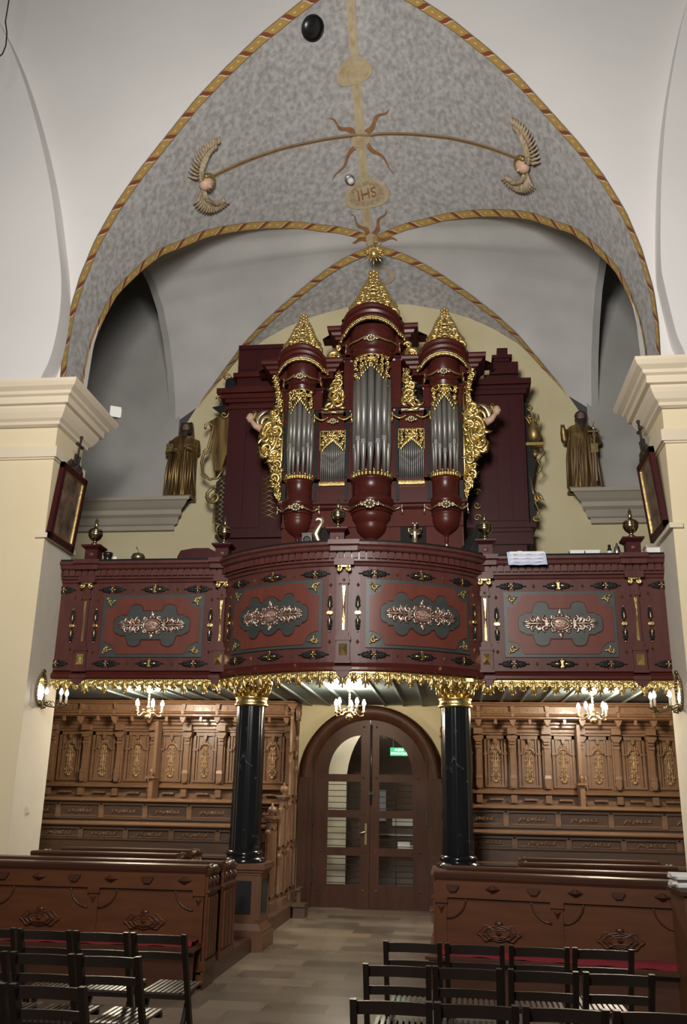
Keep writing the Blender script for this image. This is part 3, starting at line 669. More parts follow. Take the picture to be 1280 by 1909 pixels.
tower(0.0, .295, 6.42, 8.36, 7.98, 8.44, 8.88, 'centre_tower')
for s in (-1, 1): tower(s * 1.16, .205, 6.42, 7.82, 7.50, 7.90, 8.30, 'side_tower')
# pipe flats
for s in (-1, 1):
    cx = s * .63; t = thing('pipe_flat', (0, 0, 0)); t.parent = organ
    for i in range(13):
        x = cx + (i - 6) * .0305; d = abs(i - 6); p = OB(); pipe(p, x, -.03, .0125, 6.34, 6.34 + .30 + .022 * d + .02 * (d > 3), 7.16 - .03 * d); p.build('organ_pipe', 'pewter', t)
    b = OB(); b.box(cx - .20, cx + .20, -.012, .0, 6.36, 7.22); b.build('shade_sheet', 'blackshade', t)  # near-black sheet paints the shade behind the flat's pipes
    g = OB(); shade(g, cx, 6.92, 7.22, .195, lambda x: -.05, .20); g.box(cx - .205, cx + .205, -.07, -.03, 7.215, 7.235); g.box(cx - .207, cx - .195, -.07, -.03, 6.9, 7.23); g.box(cx + .195, cx + .207, -.07, -.03, 6.9, 7.23); g.build('pipe_shade', 'gold', t)
    g = OB(); g.box(cx - .205, cx + .205, -.07, -.02, 6.30, 6.345)
    for i in range(14): g.ell((cx + (i - 6.5) * .03, -.07, 6.35), (.015, .015, .02), 5, 4)
    g.build('gilded_rim', 'gold', t)
    b = OB(); entab(b, cx, 7.56, .26, 1, .0, 0, SMALL); b.box(cx - .27, cx + .27, -.03, .3, 7.45, 7.57); b.box(cx - .18, cx + .18, -.05, 0, 7.24, 7.44); b.build('ledge', 'red', t)
    g = OB(); garland(g, cx, 7.42, .30, -.09, 0, .017); g.tube([(cx - .17, -.07, 7.53), (cx, -.09, 7.55), (cx + .17, -.07, 7.53)], [.012, .03, .012], 6)
    g.build('garland', 'gold', t); g = OB(); rosette(g, cx, -.1, 7.38, .075); g.build('rosette', 'silver', t)
# gold scrollwork between towers and as side wings
def wingwork(pts, ymid, seed, dens=1.0, name='gilded_scrollwork'):
    """pts: (z, x_inner, x_outer) rows; carved acanthus filling the band"""
    r_ = random.Random(seed); g = OB()
    Z = [p[0] for p in pts]; z = Z[0]; k = 0
    def xi(z):
        for a, c in zip(pts, pts[1:]):
            if z <= c[0]: q = (z - a[0]) / (c[0] - a[0]); return lerp(a[1], c[1], q), lerp(a[2], c[2], q)
        return pts[-1][1], pts[-1][2]
    while z < Z[-1]:
        a, o = xi(z); w_ = abs(o - a); sg = 1 if o > a else -1; rr = max(.035, min(.12, w_ * .42))
        m = a + sg * (w_ - rr * 1.05) if k % 2 == 0 else (a + sg * rr)
        g.scroll(m, z, rr, r_.choice((PI / 2, -PI / 2)) + r_.uniform(-.5, .5), 1.15, r_.choice((-1, 1)), rr * .27, ymid - .03 * (k % 3), 6, 12)
        g.leaf(m, z, r_.uniform(-.7, .7) + (0 if sg > 0 else PI), min(w_ * .6, rr * 1.6), rr * .30, ymid - .04, r_.uniform(-1, 1))
        g.leaf(a + sg * w_ * .4, z, PI / 2 + sg * -.5, rr * 1.7, rr * .30, ymid - .02, sg * .9); 
        g.leaf(a + sg * w_ * .3, z + .02, r_.uniform(-3, 3), rr * 1.3, rr * .25, ymid - .035, sg * -.9)
        for q in range(2): g.ell((a + sg * w_ * r_.uniform(.1, .9), ymid - .03, z + r_.uniform(-.03, .03)), (rr * .22, rr * .2, rr * .26), 6, 4)
        if w_ > .2: g.scroll(a + sg * .06, z + .02, .05, r_.uniform(0, 6), 1.0, 1, .014, ymid, 5, 9)
        z += rr * .85 / dens; k += 1
    return g
for s in (-1, 1):
    t = thing('side_wing', (0, 0, 0)); t.parent = organ
    rows = [(6.07, s * 1.44, s * 1.50), (6.2, s * 1.43, s * 1.56), (6.4, s * 1.43, s * 1.66), (6.55, s * 1.43, s * 1.64), (6.7, s * 1.44, s * 1.66), (6.85, s * 1.44, s * 1.76), (7.0, s * 1.44, s * 1.84), (7.2, s * 1.44, s * 1.86), (7.4, s * 1.44, s * 1.82), (7.55, s * 1.46, s * 1.74), (7.68, s * 1.48, s * 1.60), (7.85, s * 1.48, s * 1.60), (8.0, s * 1.50, s * 1.62), (8.15, s * 1.53, s * 1.66), (8.26, s * 1.56, s * 1.66)]
    wingwork(rows, -.02, 11 + s).build('scrollwork', 'gold', t)
    g = OB()      # large C-scroll cartouche
    for rr, th in ((.20, .035), (.13, .025)):
        g.tube([(s * (1.66 + math.cos(a_) * rr * .62), -.07, 7.16 + math.sin(a_) * rr * 1.25) for a_ in [2 * PI * i / 22 for i in range(20)]], th, 7)
    g.scroll(s * 1.60, 7.50, .11, -PI / 2, 1.2, s, .03, -.06); g.scroll(s * 1.74, 6.86, .09, PI / 2, 1.2, -s, .028, -.06); g.ell((s * 1.66, -.02, 7.2), (.10, .03, .20), 10, 8)
    g.leaf(s * 1.80, 7.35, PI / 2, .25, .04, -.06, s * 1.0); g.leaf(s * 1.82, 7.0, -PI / 2, .22, .04, -.06, -s * .8)
    g.tube([(s * 1.46, -.03, z) for z in (6.05, 7.0, 8.2)], [.022, .03, .02], 6)
    g.build('cartouche', 'gold', t)
    h = OB(); h.ell((s * 1.98, -.14, 7.47), (.062, .06, .082), 12, 9); h.ell((s * 2.03, -.17, 7.46), (.015, .015, .018), 6, 4); h.tube([(s * 1.96, -.13, 7.42), (s * 1.90, -.10, 7.34), (s * 1.80, -.08, 7.30)], [.035, .05, .07], 8); h.build('angel_head', 'skin', t)
    h = OB()
    for k in range(9): a_ = k / 8 * 3.4 + .9; h.ell((s * (1.95 + -.045 * math.sin(a_)), -.13, 7.49 + .07 * math.cos(a_ - 1)), .036, 6, 5)
    h.build('angel_hair', 'goldold', t)
    h = OB()
    for k in range(7): h.leaf(s * 1.84, 7.36 + .02 * k, PI / 2 - s * (.5 - .18 * k), .20, .025, -.10, s * .4)
    h.build('angel_wing', 'silver', t)
    # scroll brackets between centre and side towers
    t = thing('bracket_scroll', (0, 0, 0)); t.parent = organ
    rows = [(7.66, s * .46, s * .80), (7.8, s * .46, s * .72), (7.95, s * .46, s * .74), (8.1, s * .48, s * .66), (8.3, s * .50, s * .60)]
    g = wingwork(rows, -.01, 31 + s, 1.15); g.scroll(s * .62, 8.55, .13, -PI / 2, 1.25, s, .04, -.06, 7, 14); g.scroll(s * .58, 8.72, .07, PI, 1.1, -s, .025, -.06); g.leaf(s * .60, 8.44, PI / 2, .2, .04, -.04, s)
    g.build('scrollwork', 'gold', t)
# crowns
def crown(cx, z0, H, w, sc_):
    t = thing('gilded_crown', (0, 0, 0)); t.parent = organ
    wid = lambda u: w * ((1 - u) ** 1.05) * (1 - .10 * math.sin(2 * PI * u)) + .03
    b = OB(); b.lathe([(wid(u) * .5, z0 + H * .92 * u) for u in [i / 10 for i in range(11)]], (cx, .12, 0), 8, smooth=False); b.build('core', 'goldold', t)
    g = OB(); r_ = random.Random(int(cx * 10) + 50)
    n_ = 9
    for i in range(n_):
        u = i / n_; z = z0 + H * .88 * u + .05; ww = wid(u); rr = max(.035, .105 * sc_ * (1 - .55 * u)); f = 1 if i % 2 else -1
        for s in (-1, 1):
            g.scroll(cx + s * (ww - rr * .35), z, rr, PI / 2 * f, 1.2, -s * f, rr * .26, -.01 + .1 * u, 6, 13)
            g.leaf(cx + s * (ww * .9), z + rr * .5, PI / 2 - s * 1.1, rr * 1.3, rr * .26, .02 + .08 * u, s * 1.3)
            if ww > .12: g.scroll(cx + s * ww * .38, z + .03, rr * .62, -PI / 2 * f, 1.15, s * f, rr * .18, -.10 + .1 * u, 6, 11); g.leaf(cx + s * ww * .2, z, PI / 2 + s * .7, rr * 1.2, rr * .22, -.11 + .1 * u, s)
    for k, (dz, q) in enumerate(((0, 1), (.06, .7))):
        for s in (-1, 1): g.ell((cx + s * .045 * sc_, .05, z0 + H * .94 + dz * sc_), .024 * sc_ * 1.2, 6, 5)
        g.ell((cx, .04, z0 + H * .97 + dz * sc_), .03 * sc_, 7, 5)
    for i in range(11): g.leaf(cx + w * .85 * (i / 5 - 1), z0, PI / 2 + .2 * (i / 5 - 1), .09 * sc_, .022, -.10 + abs(i / 5 - 1) * .08, .3)
    g.build('scrollwork', 'gold', t)
    f = OB(); cher_face(f, cx, -.06, z0 + H * .38, .062 * sc_); f.build('mask_face', 'goldold', t)
crown(0, 9.30, .86, .33, 1.25)
for s in (-1, 1): crown(s * 1.19, 8.66, .72, .25, 1.0)
t = thing('sun_finial', (0, 0, 0)); t.parent = organ
b = OB(); b.tube([(0, .06, 10.1), (0, .05, 10.55)], .012, 6); b.build('rod', 'goldold', t)
b = OB()
for k in range(20):
    a_ = 2 * PI * k / 20; L = .24 if k % 2 else .18; d = Vector((math.cos(a_), 0, math.sin(a_))); b.tube([Vector((0, 0, 10.55)) + d * .05, Vector((0, 0, 10.55)) + d * L], [.016, .005], 4)
b.build('ray', 'gold', t); b = OB(); b.ell((0, -.01, 10.55), (.075, .04, .075), 14, 8); cher_face(b, 0, -.02, 10.55, .055); b.build('sun_face', 'gold', t)
# dark side cases
def side_case(sg, label):
    O = thing('organ_case', (sg * 2.2, 14.15, 3.1), 0, label, 'organ case'); 
    class SB(MB):
        def __init__(s): super().__init__(); s.M = Matrix.Translation((-sg * 2.2, 0, -3.1))
    if sg < 0:
        b = SB(); b.box(-2.54, -1.55, 0, .5, 5.77, 8.12)
        for x0, x1 in ((-2.5, -2.22), (-2.20, -1.92)): b.box(x0, x1, -.02, 0, 5.85, 8.0)
        b.box(-2.44, -1.5, .05, .5, 8.4, 9.26); b.box(-2.44, -1.5, .02, .05, 9.18, 9.26); b.box(-2.40, -2.1, .03, .05, 8.78, 9.14); b.build('body', 'maroon', O)
        b = SB(); b.box(-2.60, -1.5, -.06, .5, 8.12, 8.18); b.box(-2.68, -1.5, -.10, .5, 8.18, 8.26); b.box(-2.75, -1.5, -.14, .5, 8.27, 8.36); b.box(-2.6, -1.5, -.05, .5, 8.0, 8.06); b.box(-2.50, -1.9, -.03, .5, 8.62, 8.70); b.box(-2.47, -2.0, -.0, .5, 8.40, 8.45)
        b.build('cornice', 'red', O)
        b = SB(); b.box(-2.63, -1.5, -.10, .5, 5.66, 5.72); b.box(-2.58, -1.5, -.06, .5, 5.72, 5.78); b.box(-2.5, -1.5, -.02, .5, 3.1, 5.66); b.build('base', 'maroon', O)
        b = SB(); b.prism([(-2.56, 7.95), (-2.80, 7.95), (-2.95, 7.85), (-2.86, 7.65), (-2.86, 7.3), (-2.80, 6.95), (-2.66, 6.95), (-2.60, 7.2), (-2.56, 7.3)], .16, .22); b.build('painted_shield', 'robe', O)
        b = SB(); b.tube([(-2.99, .15, 7.72), (-2.99, .15, 7.80), (-2.93, .15, 7.84), (-2.84, .15, 7.76), (-2.88, .15, 7.55), (-2.92, .15, 7.35), (-2.99, .15, 7.25), (-3.02, .15, 7.1), (-2.98, .15, 6.9), (-2.86, .15, 6.78), (-2.72, .15, 6.8), (-2.6, .15, 7.0)], .024, 6)
        b.scroll(-2.95, 7.28, .06, 0, 1.1, 1, .018, .15); b.scroll(-2.66, 7.98, .09, PI / 2, 1.2, -1, .02, .14); b.scroll(-2.75, 6.46, .16, PI / 2, 1.1, 1, .028, .14, 6, 14); b.scroll(-2.60, 5.86, .10, PI / 2, 1.0, 1, .022, .14); b.scroll(-2.66, 8.70, .08, 0, 1.0, 1, .018, .15); b.scroll(-2.72, 8.22, .07, PI, 1.0, -1, .02, .0)
        for k in range(9): b.ell((-2.99 + .02 * k, .13, 6.86 - .012 * k), .022, 5, 4)
        b.tube([(-2.74, .15, 6.62), (-2.74, .15, 6.0), (-2.58, .15, 5.95)], .016, 5); b.build('carved_edge', 'goldold', O)
        b = SB(); b.prism([(-2.74, 6.74), (-2.56, 6.9), (-2.56, 5.95), (-2.72, 5.98)], .18, .22); b.prism([(-2.68, 8.7), (-2.50, 8.72), (-2.50, 8.4), (-2.70, 8.4)], .18, .24); b.prism([(-2.90, 8.15), (-2.56, 8.2), (-2.56, 7.9), (-2.7, 7.92), (-2.78, 8.05)], .18, .24)
        b.box(-1.92, -1.60, .02, .06, 5.9, 6.9); b.build('dark_backing', 'black', O)
        b = SB()
        for (xa, xb) in ((-2.73, -2.56), (-1.92, -1.62)):
            for k in range(9):
                z = 6.0 + k * .085; b.tube([(xa, .165 if xa < -2 else .0, z), (xb, .165 if xa < -2 else .0, z + .14)], .007, 4); b.tube([(xa, .165 if xa < -2 else .0, z + .14), (xb, .165 if xa < -2 else .0, z)], .007, 4)
        b.build('lattice', 'goldold', O)
    else:
        b = SB(); b.box(1.5, 2.50, 0, .5, 5.80, 8.12)
        for x0, x1 in ((1.80, 2.02), (2.04, 2.24), (2.26, 2.46)): b.box(x0, x1, -.02, 0, 5.9, 8.05)
        b.box(1.86, 2.44, .03, .5, 8.38, 8.52); b.box(1.98, 2.44, .03, .5, 8.5, 8.75); b.box(2.03, 2.30, .0, .5, 8.75, 8.84); b.box(2.09, 2.27, .0, .5, 8.84, 9.0); b.build('body', 'maroon', O)
        b = SB(); b.box(1.6, 2.55, -.05, .5, 8.12, 8.2); b.box(1.6, 2.63, -.10, .5, 8.28, 8.38); b.box(1.6, 2.59, -.07, .5, 8.2, 8.27); b.box(2.0, 2.34, -.03, .5, 8.80, 8.86); b.box(1.95, 2.38, -.04, .5, 8.50, 8.56); b.build('cornice', 'maroon', O)
        b = SB(); b.box(1.74, 2.60, -.10, .5, 5.76, 5.84); b.frust(1.80, 2.55, -.04, .5, 5.5, 5.76, 0.0); b.box(1.85, 2.45, .0, .5, 3.1, 5.5); b.box(1.78, 2.52, -.07, .5, 5.70, 5.76); b.build('base', 'maroon', O)
        b = SB(); b.prism([(2.50, 8.0), (2.60, 8.0), (2.62, 7.7), (2.60, 7.2), (2.70, 7.1), (2.66, 6.9), (2.60, 6.6), (2.66, 6.4), (2.60, 6.2), (2.66, 6.05), (2.58, 5.9), (2.50, 5.9)], .18, .24); b.build('dark_backing', 'black', O)
        b = SB()
        for z0_ in (7.92, 7.78): b.scroll(2.60, z0_, .06, PI / 2, 1.1, -1, .016, .14); 
        b.lathe([(.03, 7.30), (.10, 7.36), (.12, 7.48), (.09, 7.58), (.06, 7.62), (.08, 7.66)], (2.66, .16, 0), 10)
        for k in range(5): b.leaf(2.66 + (k - 2) * .03, 7.62, PI / 2 + (2 - k) * .16, .20, .022, .14, .3)
        b.box(2.5, 2.80, .1, .2, 7.24, 7.29); b.tube([(2.78, .14, 7.22), (2.80, .14, 7.1), (2.70, .14, 6.96), (2.76, .14, 6.85), (2.66, .14, 6.72)], .02, 5); cher_face(b, 2.66, .1, 7.08, .06); b.tube([(2.56, .14, 6.7), (2.60, .14, 6.4), (2.70, .14, 6.36), (2.62, .14, 6.25), (2.68, .14, 6.1), (2.6, .14, 5.95)], .016, 5)
        b.scroll(2.66, 6.3, .07, 0, 1.1, 1, .016, .14); b.scroll(2.62, 5.98, .06, 0, 1.1, -1, .016, .14)
        for k in range(3): b.leaf(2.62 + .03 * k, 6.42, -PI / 2 + .2 * k, .18, .022, .13, .2)
        b.build('carved_edge', 'goldold', O)
        b = SB()
        for k in range(4): b.scroll(1.68, 5.95 + k * .22, .07, 0, 1.1, (-1) ** k, .014, -.02); 
        b.build('scrollwork', 'goldold', O)
    return O
side_case(-1, 'dark maroon organ case left of the main organ, with a painted shield on its side')
side_case(1, 'dark maroon stepped organ case right of the main organ, with urn carving')

# ================================================================== GALLERY
gal = thing('organ_gallery', (0, 10.93, 2.95), 0, 'maroon wooden organ gallery with bowed centre, painted panels and gilded fringe', 'balcony')
YW = 10.93; BX = 1.60; SG = .76; BR = (BX * BX + SG * SG) / (2 * SG); BCY = YW - SG + BR; BA = math.asin(BX / BR); BL = BR * BA
ZB = 2.95
# warps: u along the front, y outward offset is negative, z absolute ; result in the gallery's local frame
def w_flat(x0): return lambda p: Vector((x0 + p.x, p.y, p.z - ZB))
def w_bow(p):
    an = p.x / BR; rr = BR - p.y; return Vector((rr * math.sin(an), BCY - rr * math.cos(an) - YW, p.z - ZB))
def run(nm, m, prof, segs=('L', 'B', 'R')):      # a moulding run; prof = closed list (out, z)
    for sname in segs:
        if sname == 'B': wp, u0, u1, n = w_bow, -BL, BL, 40
        else: wp, u0, u1, n = (w_flat(0), -3.95, -BX, 1) if sname == 'L' else (w_flat(0), BX, 3.95, 1)
        b = MB(wp); b.grid([[(lerp(u0, u1, i / n), -d, z) for d, z in prof] for i in range(n + 1)], False); b.build(nm, m, gal)
run('base_moulding', 'red', [(-.15, 2.95), (.02, 2.95), (.05, 2.97), (.05, 3.0), (.02, 3.03), (.0, 3.05), (.0, 3.06)])
run('parapet_wall', 'balred', [(0, 3.04), (0, 4.19)])
run('frieze_moulding', 'balred', [(0, 4.17), (.02, 4.18), (.03, 4.21), (.06, 4.22), (.06, 4.24), (.05, 4.24)])
run('dentil_band', 'red', [(.05, 4.23), (.05, 4.33), (.09, 4.34)])
run('cornice', 'balred', [(.09, 4.335), (.11, 4.35), (.12, 4.38), (.15, 4.40), (.15, 4.43), (.10, 4.44)])
run('top_board', 'black', [(.12, 4.435), (.13, 4.46), (-.30, 4.465), (-.30, 4.2)])
for sname in 'LBR':
    wp, u0, u1 = (w_bow, -BL + .02, BL - .02) if sname == 'B' else ((w_flat(0), -3.9, -BX - .02) if sname == 'L' else (w_flat(0), BX + .02, 3.9))
    b = MB(wp); n = int((u1 - u0) / .082); st = (u1 - u0) / n
    for i in range(n): b.box(u0 + st * i + .009, u0 + st * (i + 1) - .009, -.078, -.05, 4.255, 4.332)
    b.build('dentils', 'balred', gal)
# soffit boards under the gallery
b = MB(); ch = 20
front = [(-3.95, YW), (-BX, YW)] + [(BR * math.sin(-BA + 2 * BA * i / ch), BCY - BR * math.cos(-BA + 2 * BA * i / ch)) for i in range(ch + 1)] + [(BX, YW), (3.95, YW)]
front = [(-6.7, YW)] + front + [(6.7, YW)]
b.M = Matrix.Translation((0, -10.93, -2.95))
b.grid([[(x, y - .0, 3.035), (x, W - .02, 3.035)] for x, y in front], False); b.build('soffit', 'soffit', gal)
b = MB(); b.M = Matrix.Translation((0, -10.93, -2.95))
for i in range(26):
    x = -3.75 + i * .30
    yb = BCY - math.sqrt(max(0, BR ** 2 - x * x)) if abs(x) < BX else YW
    b.box(x - .014, x + .014, yb + .12, W - .05, 3.012, 3.035)
b.box(-3.9, 3.9, 13.0, 13.06, 3.0, 3.036) if False else None
b.build('soffit_batten', 'soffitrib', gal)
b = MB(); b.M = Matrix.Translation((0, -10.93, -2.95)); b.grid([[(x, y + .0, 3.10), (x, W - .02, 3.10)] for x, y in front], False); b.build('gallery_floor', 'wood', gal)
# ornament pieces in u,z
def orn_h(b, b2, u, z, L=.17, big=False):
    for s in (-1, 1):
        a0 = 0 if s > 0 else PI
        b.leaf(u, z, a0, L * 1.1, .016, -.008, 0)
        for q, ll in ((.12, .075), (.38, .068), (.62, .05)):
            for sz in (-1, 1): b.leaf(u + s * L * q, z, a0 + s * sz * .75, ll, .015, -.010, -s * sz * .9); b.ell((u + s * L * (q + .12), -.012, z + sz * .036 * (1.25 - q)), (.014, .010, .010), 6, 4)
        b.ell((u + s * L * 1.12, -.01, z), (.016, .01, .010), 6, 4)
    if big:
        b2.tube([(u - .020, -.022, z + .050), (u, -.03, z + .056), (u + .020, -.022, z + .050)], .009, 5); b2.box(u - .012, u + .012, -.034, -.01, z - .034, z + .034); b2.box(u - .022, u + .022, -.028, -.01, z - .040, z - .030); b2.box(u - .022, u + .022, -.028, -.01, z + .030, z + .040)
        for s in (-1, 1): b2.leaf(u + s * .022, z, 0 if s > 0 else PI, .07, .014, -.025, 0)
    else:
        for k in range(4): a_ = k * PI / 2; b2.leaf(u, z, a_, .045, .007, -.025, 0, 4)
def orn_v(b, b2, u, z, L=.22):
    for s in (-1, 1):
        b.leaf(u, z + s * .03, s * PI / 2, L, .014, -.008, 0)
        for q, ll in ((.2, .07), (.5, .06), (.75, .04)):
            for sx in (-1, 1): b.leaf(u, z + s * (.03 + L * q), s * PI / 2 + sx * .8, ll, .013, -.01, -sx * .9)
        b2.leaf(u, z + s * .05, s * PI / 2, L * .6, .007, -.03, 0, 4); b2.ell((u, -.02, z + s * (L + .04)), (.009, .01, .013), 5, 4)
    b2.box(u - .026, u + .026, -.035, -.01, z - .018, z + .018); b2.box(u - .034, u + .034, -.028, -.01, z - .008, z + .008)
def stud(b2, u, z): b2._add([(u - .02, -.005, z), (u, -.005, z - .03), (u + .02, -.005, z), (u, -.005, z + .03), (u, -.03, z)], [(0, 1, 4), (1, 2, 4), (2, 3, 4), (3, 0, 4)])
def plate(b, u0, u1, fn, d, n=40, centre=0.0):
    us = [lerp(u0, u1, i / n) for i in range(n + 1)]; rows = []
    for u in us:
        lo, hi = fn(u); rows.append([(centre + u, -.0, lo), (centre + u, -d, lo), (centre + u, -d, hi), (centre + u, 0, hi)])
    b.grid(rows, False); b.grid([rows[0][:2], rows[0][3:1:-1]], False); b.grid([rows[-1][:2], rows[-1][3:1:-1]], False)
def cart_h(u):      # half height of the lobed black cartouche
    u = abs(u)
    for a, h in ((.10, .20), (.13, .235), (.14, .235)): pass
    if u < .13: return .175
    if u < .32: return .175 + .085 * math.sqrt(max(0, 1 - ((u - .215) / .105) ** 2)) if u < .30 else .175
    if u < .41: return .125
    if u < .50: return .105 * math.sqrt(max(0, 1 - ((u - .41) / .10) ** 2)) + .001
    return .001
def cart_wave(u):
    u = abs(u)
    if u < .11: return .175 + .05 * math.cos(u / .11 * PI / 2)
    if u < .16: return .16
    if u < .33: return .16 + .085 * math.sqrt(max(0, 1 - ((u - .245) / .085) ** 2))
    if u < .41: return .135
    if u < .50: return .105 * math.sqrt(max(0, 1 - ((u - .41) / .095) ** 2)) + .001
    return .001
def panel(wp, uc, wave, lab):
    P = thing('painted_panel', (0, 0, 0)); P.parent = gal
    H = .395; hw = .655; zc = 3.62
    b = MB(wp); plate(b, -hw, hw, lambda u: (zc - H, zc + H), .018, 24, uc); b.build('ebony_frame', 'blackgreen', P)
    b = MB(wp)
    def inn(u):
        h = H - .035; e = hw - .035 - abs(u); r_ = .17
        if e < r_: h -= math.sqrt(max(0, r_ * r_ - e * e)) * .9
        return (zc - h, zc + h)
    plate(b, -hw + .04, hw - .04, inn, .030, 60, uc); b.build('inner_field', 'redbrown', P)
    fn = cart_wave if wave else cart_h
    b = MB(wp); plate(b, -.497, .497, lambda u: (zc - fn(u) - .014, zc + fn(u) + .014), .036, 60, uc); b.build('cartouche_rim', 'red', P)
    b = MB(wp); plate(b, -.487, .487, lambda u: (zc - fn(u), zc + fn(u)), .042, 60, uc); b.build('cartouche', 'blackgreen', P)
    g = MB(wp)
    for s in (-1, 1):
        a0 = 0 if s > 0 else PI
        for sz in (-1, 1):
            for q, rr in ((.175, .046), (.245, .040), (.315, .040), (.375, .028)): g.scroll(uc + s * q, zc + sz * rr * 1.25, rr, PI / 2 * sz * (1 if q in (.175, .315) else -1), 1.0, -s * sz * (1 if q in (.175, .315) else -1), rr * .30, -.05)
            g.leaf(uc + s * .20, zc + sz * .01, a0 + s * sz * .6, .13, .017, -.05, .6 * s * sz); g.leaf(uc + s * .33, zc, a0 + s * sz * .5, .11, .014, -.05, -.5 * s * sz); g.leaf(uc + s * .27, zc, a0 + s * sz * 1.2, .09, .014, -.05, .5)
            g.scroll(uc + s * .085, zc + sz * .085, .030, 0, 1.0, s * sz, .010, -.05)
        g.leaf(uc + s * .16, zc, a0, .28, .014, -.055, 0); g.box(uc + s * .165 - .016, uc + s * .165 + .016, -.068, -.045, zc - .036, zc + .036)
    for s in (-1, 1): g.ell((uc, -.045, zc + s * .135), (.034, .015, .032), 7, 5); g.leaf(uc, zc + s * .13, s * PI / 2, .06, .014, -.05, 0)
    for k in range(18): a_ = 2 * PI * k / 18; g.ell((uc + .135 * math.cos(a_), -.048, zc + .10 * math.sin(a_)), (.022, .012, .017), 6, 4)
    g.tube([(uc + .105 * math.cos(2 * PI * k / 20), -.05, zc + .072 * math.sin(2 * PI * k / 20)) for k in range(21)], .010, 5)
    g.build('arabesque', 'silvercarve', P)
    g = MB(wp); g.ell((uc, -.045, zc), (.09, .014, .062), 12, 6)
    for k in range(5): g.scroll(uc + .035 * (k - 2), zc, .022, k, 1.0, (-1) ** k, .007, -.062)
    g.build('centre_boss', 'bosscarve', P)
    g = MB(wp)
    for s in (-1, 1):
        for sz in (-1, 1):
            cu, cz = uc + s * (hw - .09), zc + sz * (H - .085)
            g.scroll(cu, cz, .042, PI / 4, 1.1, s * sz, .011, -.026); g.leaf(cu - s * .0, cz, (0 if s < 0 else PI), .08, .014, -.026, .4); g.leaf(cu, cz, -sz * PI / 2, .07, .014, -.026, .4); g.scroll(cu + s * .035, cz + sz * .03, .022, 0, 1, 1, .008, -.026)
    g.build('corner_spandrel', 'goldold', P)
    a = MB(wp); g = MB(wp)
    for zz in (4.085, 3.145):
        for du, big in ((-.56, 0), (0, 1), (.56, 0)): orn_h(a, g, uc + du, zz, .15, big)
        for du in (-.29, .29): stud(g, uc + du, zz)
    for s in (-1, 1):
        orn_v(a, g, uc + s * .745, zc, .17); stud(g, uc + s * .745, zc + .33); stud(g, uc + s * .745, zc - .33)
    a.build('black_ornament', 'black', P); g.build('gilded_ornament', 'gold', P)
for wp, uc, wv in ((w_flat(0), -2.51, 0), (w_bow, -.905, 1), (w_bow, .905, 1), (w_flat(0), 2.51, 0)): panel(wp, uc, wv, '')
# end fields beyond the outer pilasters
for s in (-1, 1):
    a = MB(w_flat(0)); g = MB(w_flat(0)); orn_v(a, g, s * 3.56, 3.62, .17); orn_h(a, g, s * 3.72, 4.085, .13); orn_h(a, g, s * 3.72, 3.145, .13); stud(g, s * 3.56, 3.99); stud(g, s * 3.56, 3.33)
    a.build('black_ornament', 'black', gal); g.build('gilded_ornament', 'gold', gal)
def pilaster(wp, u):
    P = thing('pilaster', (0, 0, 0)); P.parent = gal
    b = MB(wp)
    b.box(u - .075, u + .075, -.05, 0, 3.04, 3.34); b.box(u - .09, u + .09, -.065, 0, 3.04, 3.07); b.box(u - .085, u + .085, -.06, 0, 3.30, 3.34); b.box(u - .06, u + .06, -.045, 0, 3.34, 3.40)
    b.box(u - .042, u + .042, -.035, 0, 3.40, 3.98); b.box(u - .058, u + .058, -.045, 0, 3.96, 4.02); b.box(u - .048, u + .048, -.04, 0, 4.02, 4.12); b.box(u - .11, u + .11, -.09, 0, 4.17, 4.25)
    b.box(u - .15, u + .15, -.13, 0, 4.33, 4.42); b.box(u - .17, u + .17, -.17, 0, 4.40, 4.455)
    b.prism([(u - .08, 2.96), (u + .08, 2.96), (u + .05, 2.90), (u, 2.87), (u - .05, 2.90)], -.07, -.02); b.box(u - .1, u + .1, -.08, 0, 2.955, 3.0)
    b.build('shaft', 'balred', P)
    g = MB(wp); g._add([(u - .008, -.04, 3.42), (u + .008, -.04, 3.42), (u + .018, -.045, 3.93), (u - .018, -.045, 3.93), (u, -.06, 3.68)], [(0, 1, 4), (1, 2, 4), (2, 3, 4), (3, 0, 4)]); g.box(u - .012, u + .012, -.040, -.03, 3.42, 3.93)
    g.box(u - .07, u + .07, -.07, 0, 4.15, 4.175)
    for s in (-1, 1): g.scroll(u + s * .055, 4.125, .036, PI / 2, 1.2, s, .014, -.065)
    g._add([(u - .045, -.052, 3.13), (u + .045, -.052, 3.13), (u + .045, -.052, 3.26), (u - .045, -.052, 3.26), (u, -.09, 3.195)], [(0, 1, 4), (1, 2, 4), (2, 3, 4), (3, 0, 4)])
    g._add([(u - .02, -.047, 4.0), (u, -.047, 3.975), (u + .02, -.047, 4.0), (u, -.047, 4.02), (u, -.065, 4.0)], [(0, 1, 4), (1, 2, 4), (2, 3, 4), (3, 0, 4)]); g.build('gilding', 'gold', P)
for wp, u in ((w_flat(0), -3.40), (w_flat(0), -1.63), (w_bow, 0), (w_flat(0), 1.63), (w_flat(0), 3.40)): pilaster(wp, u)
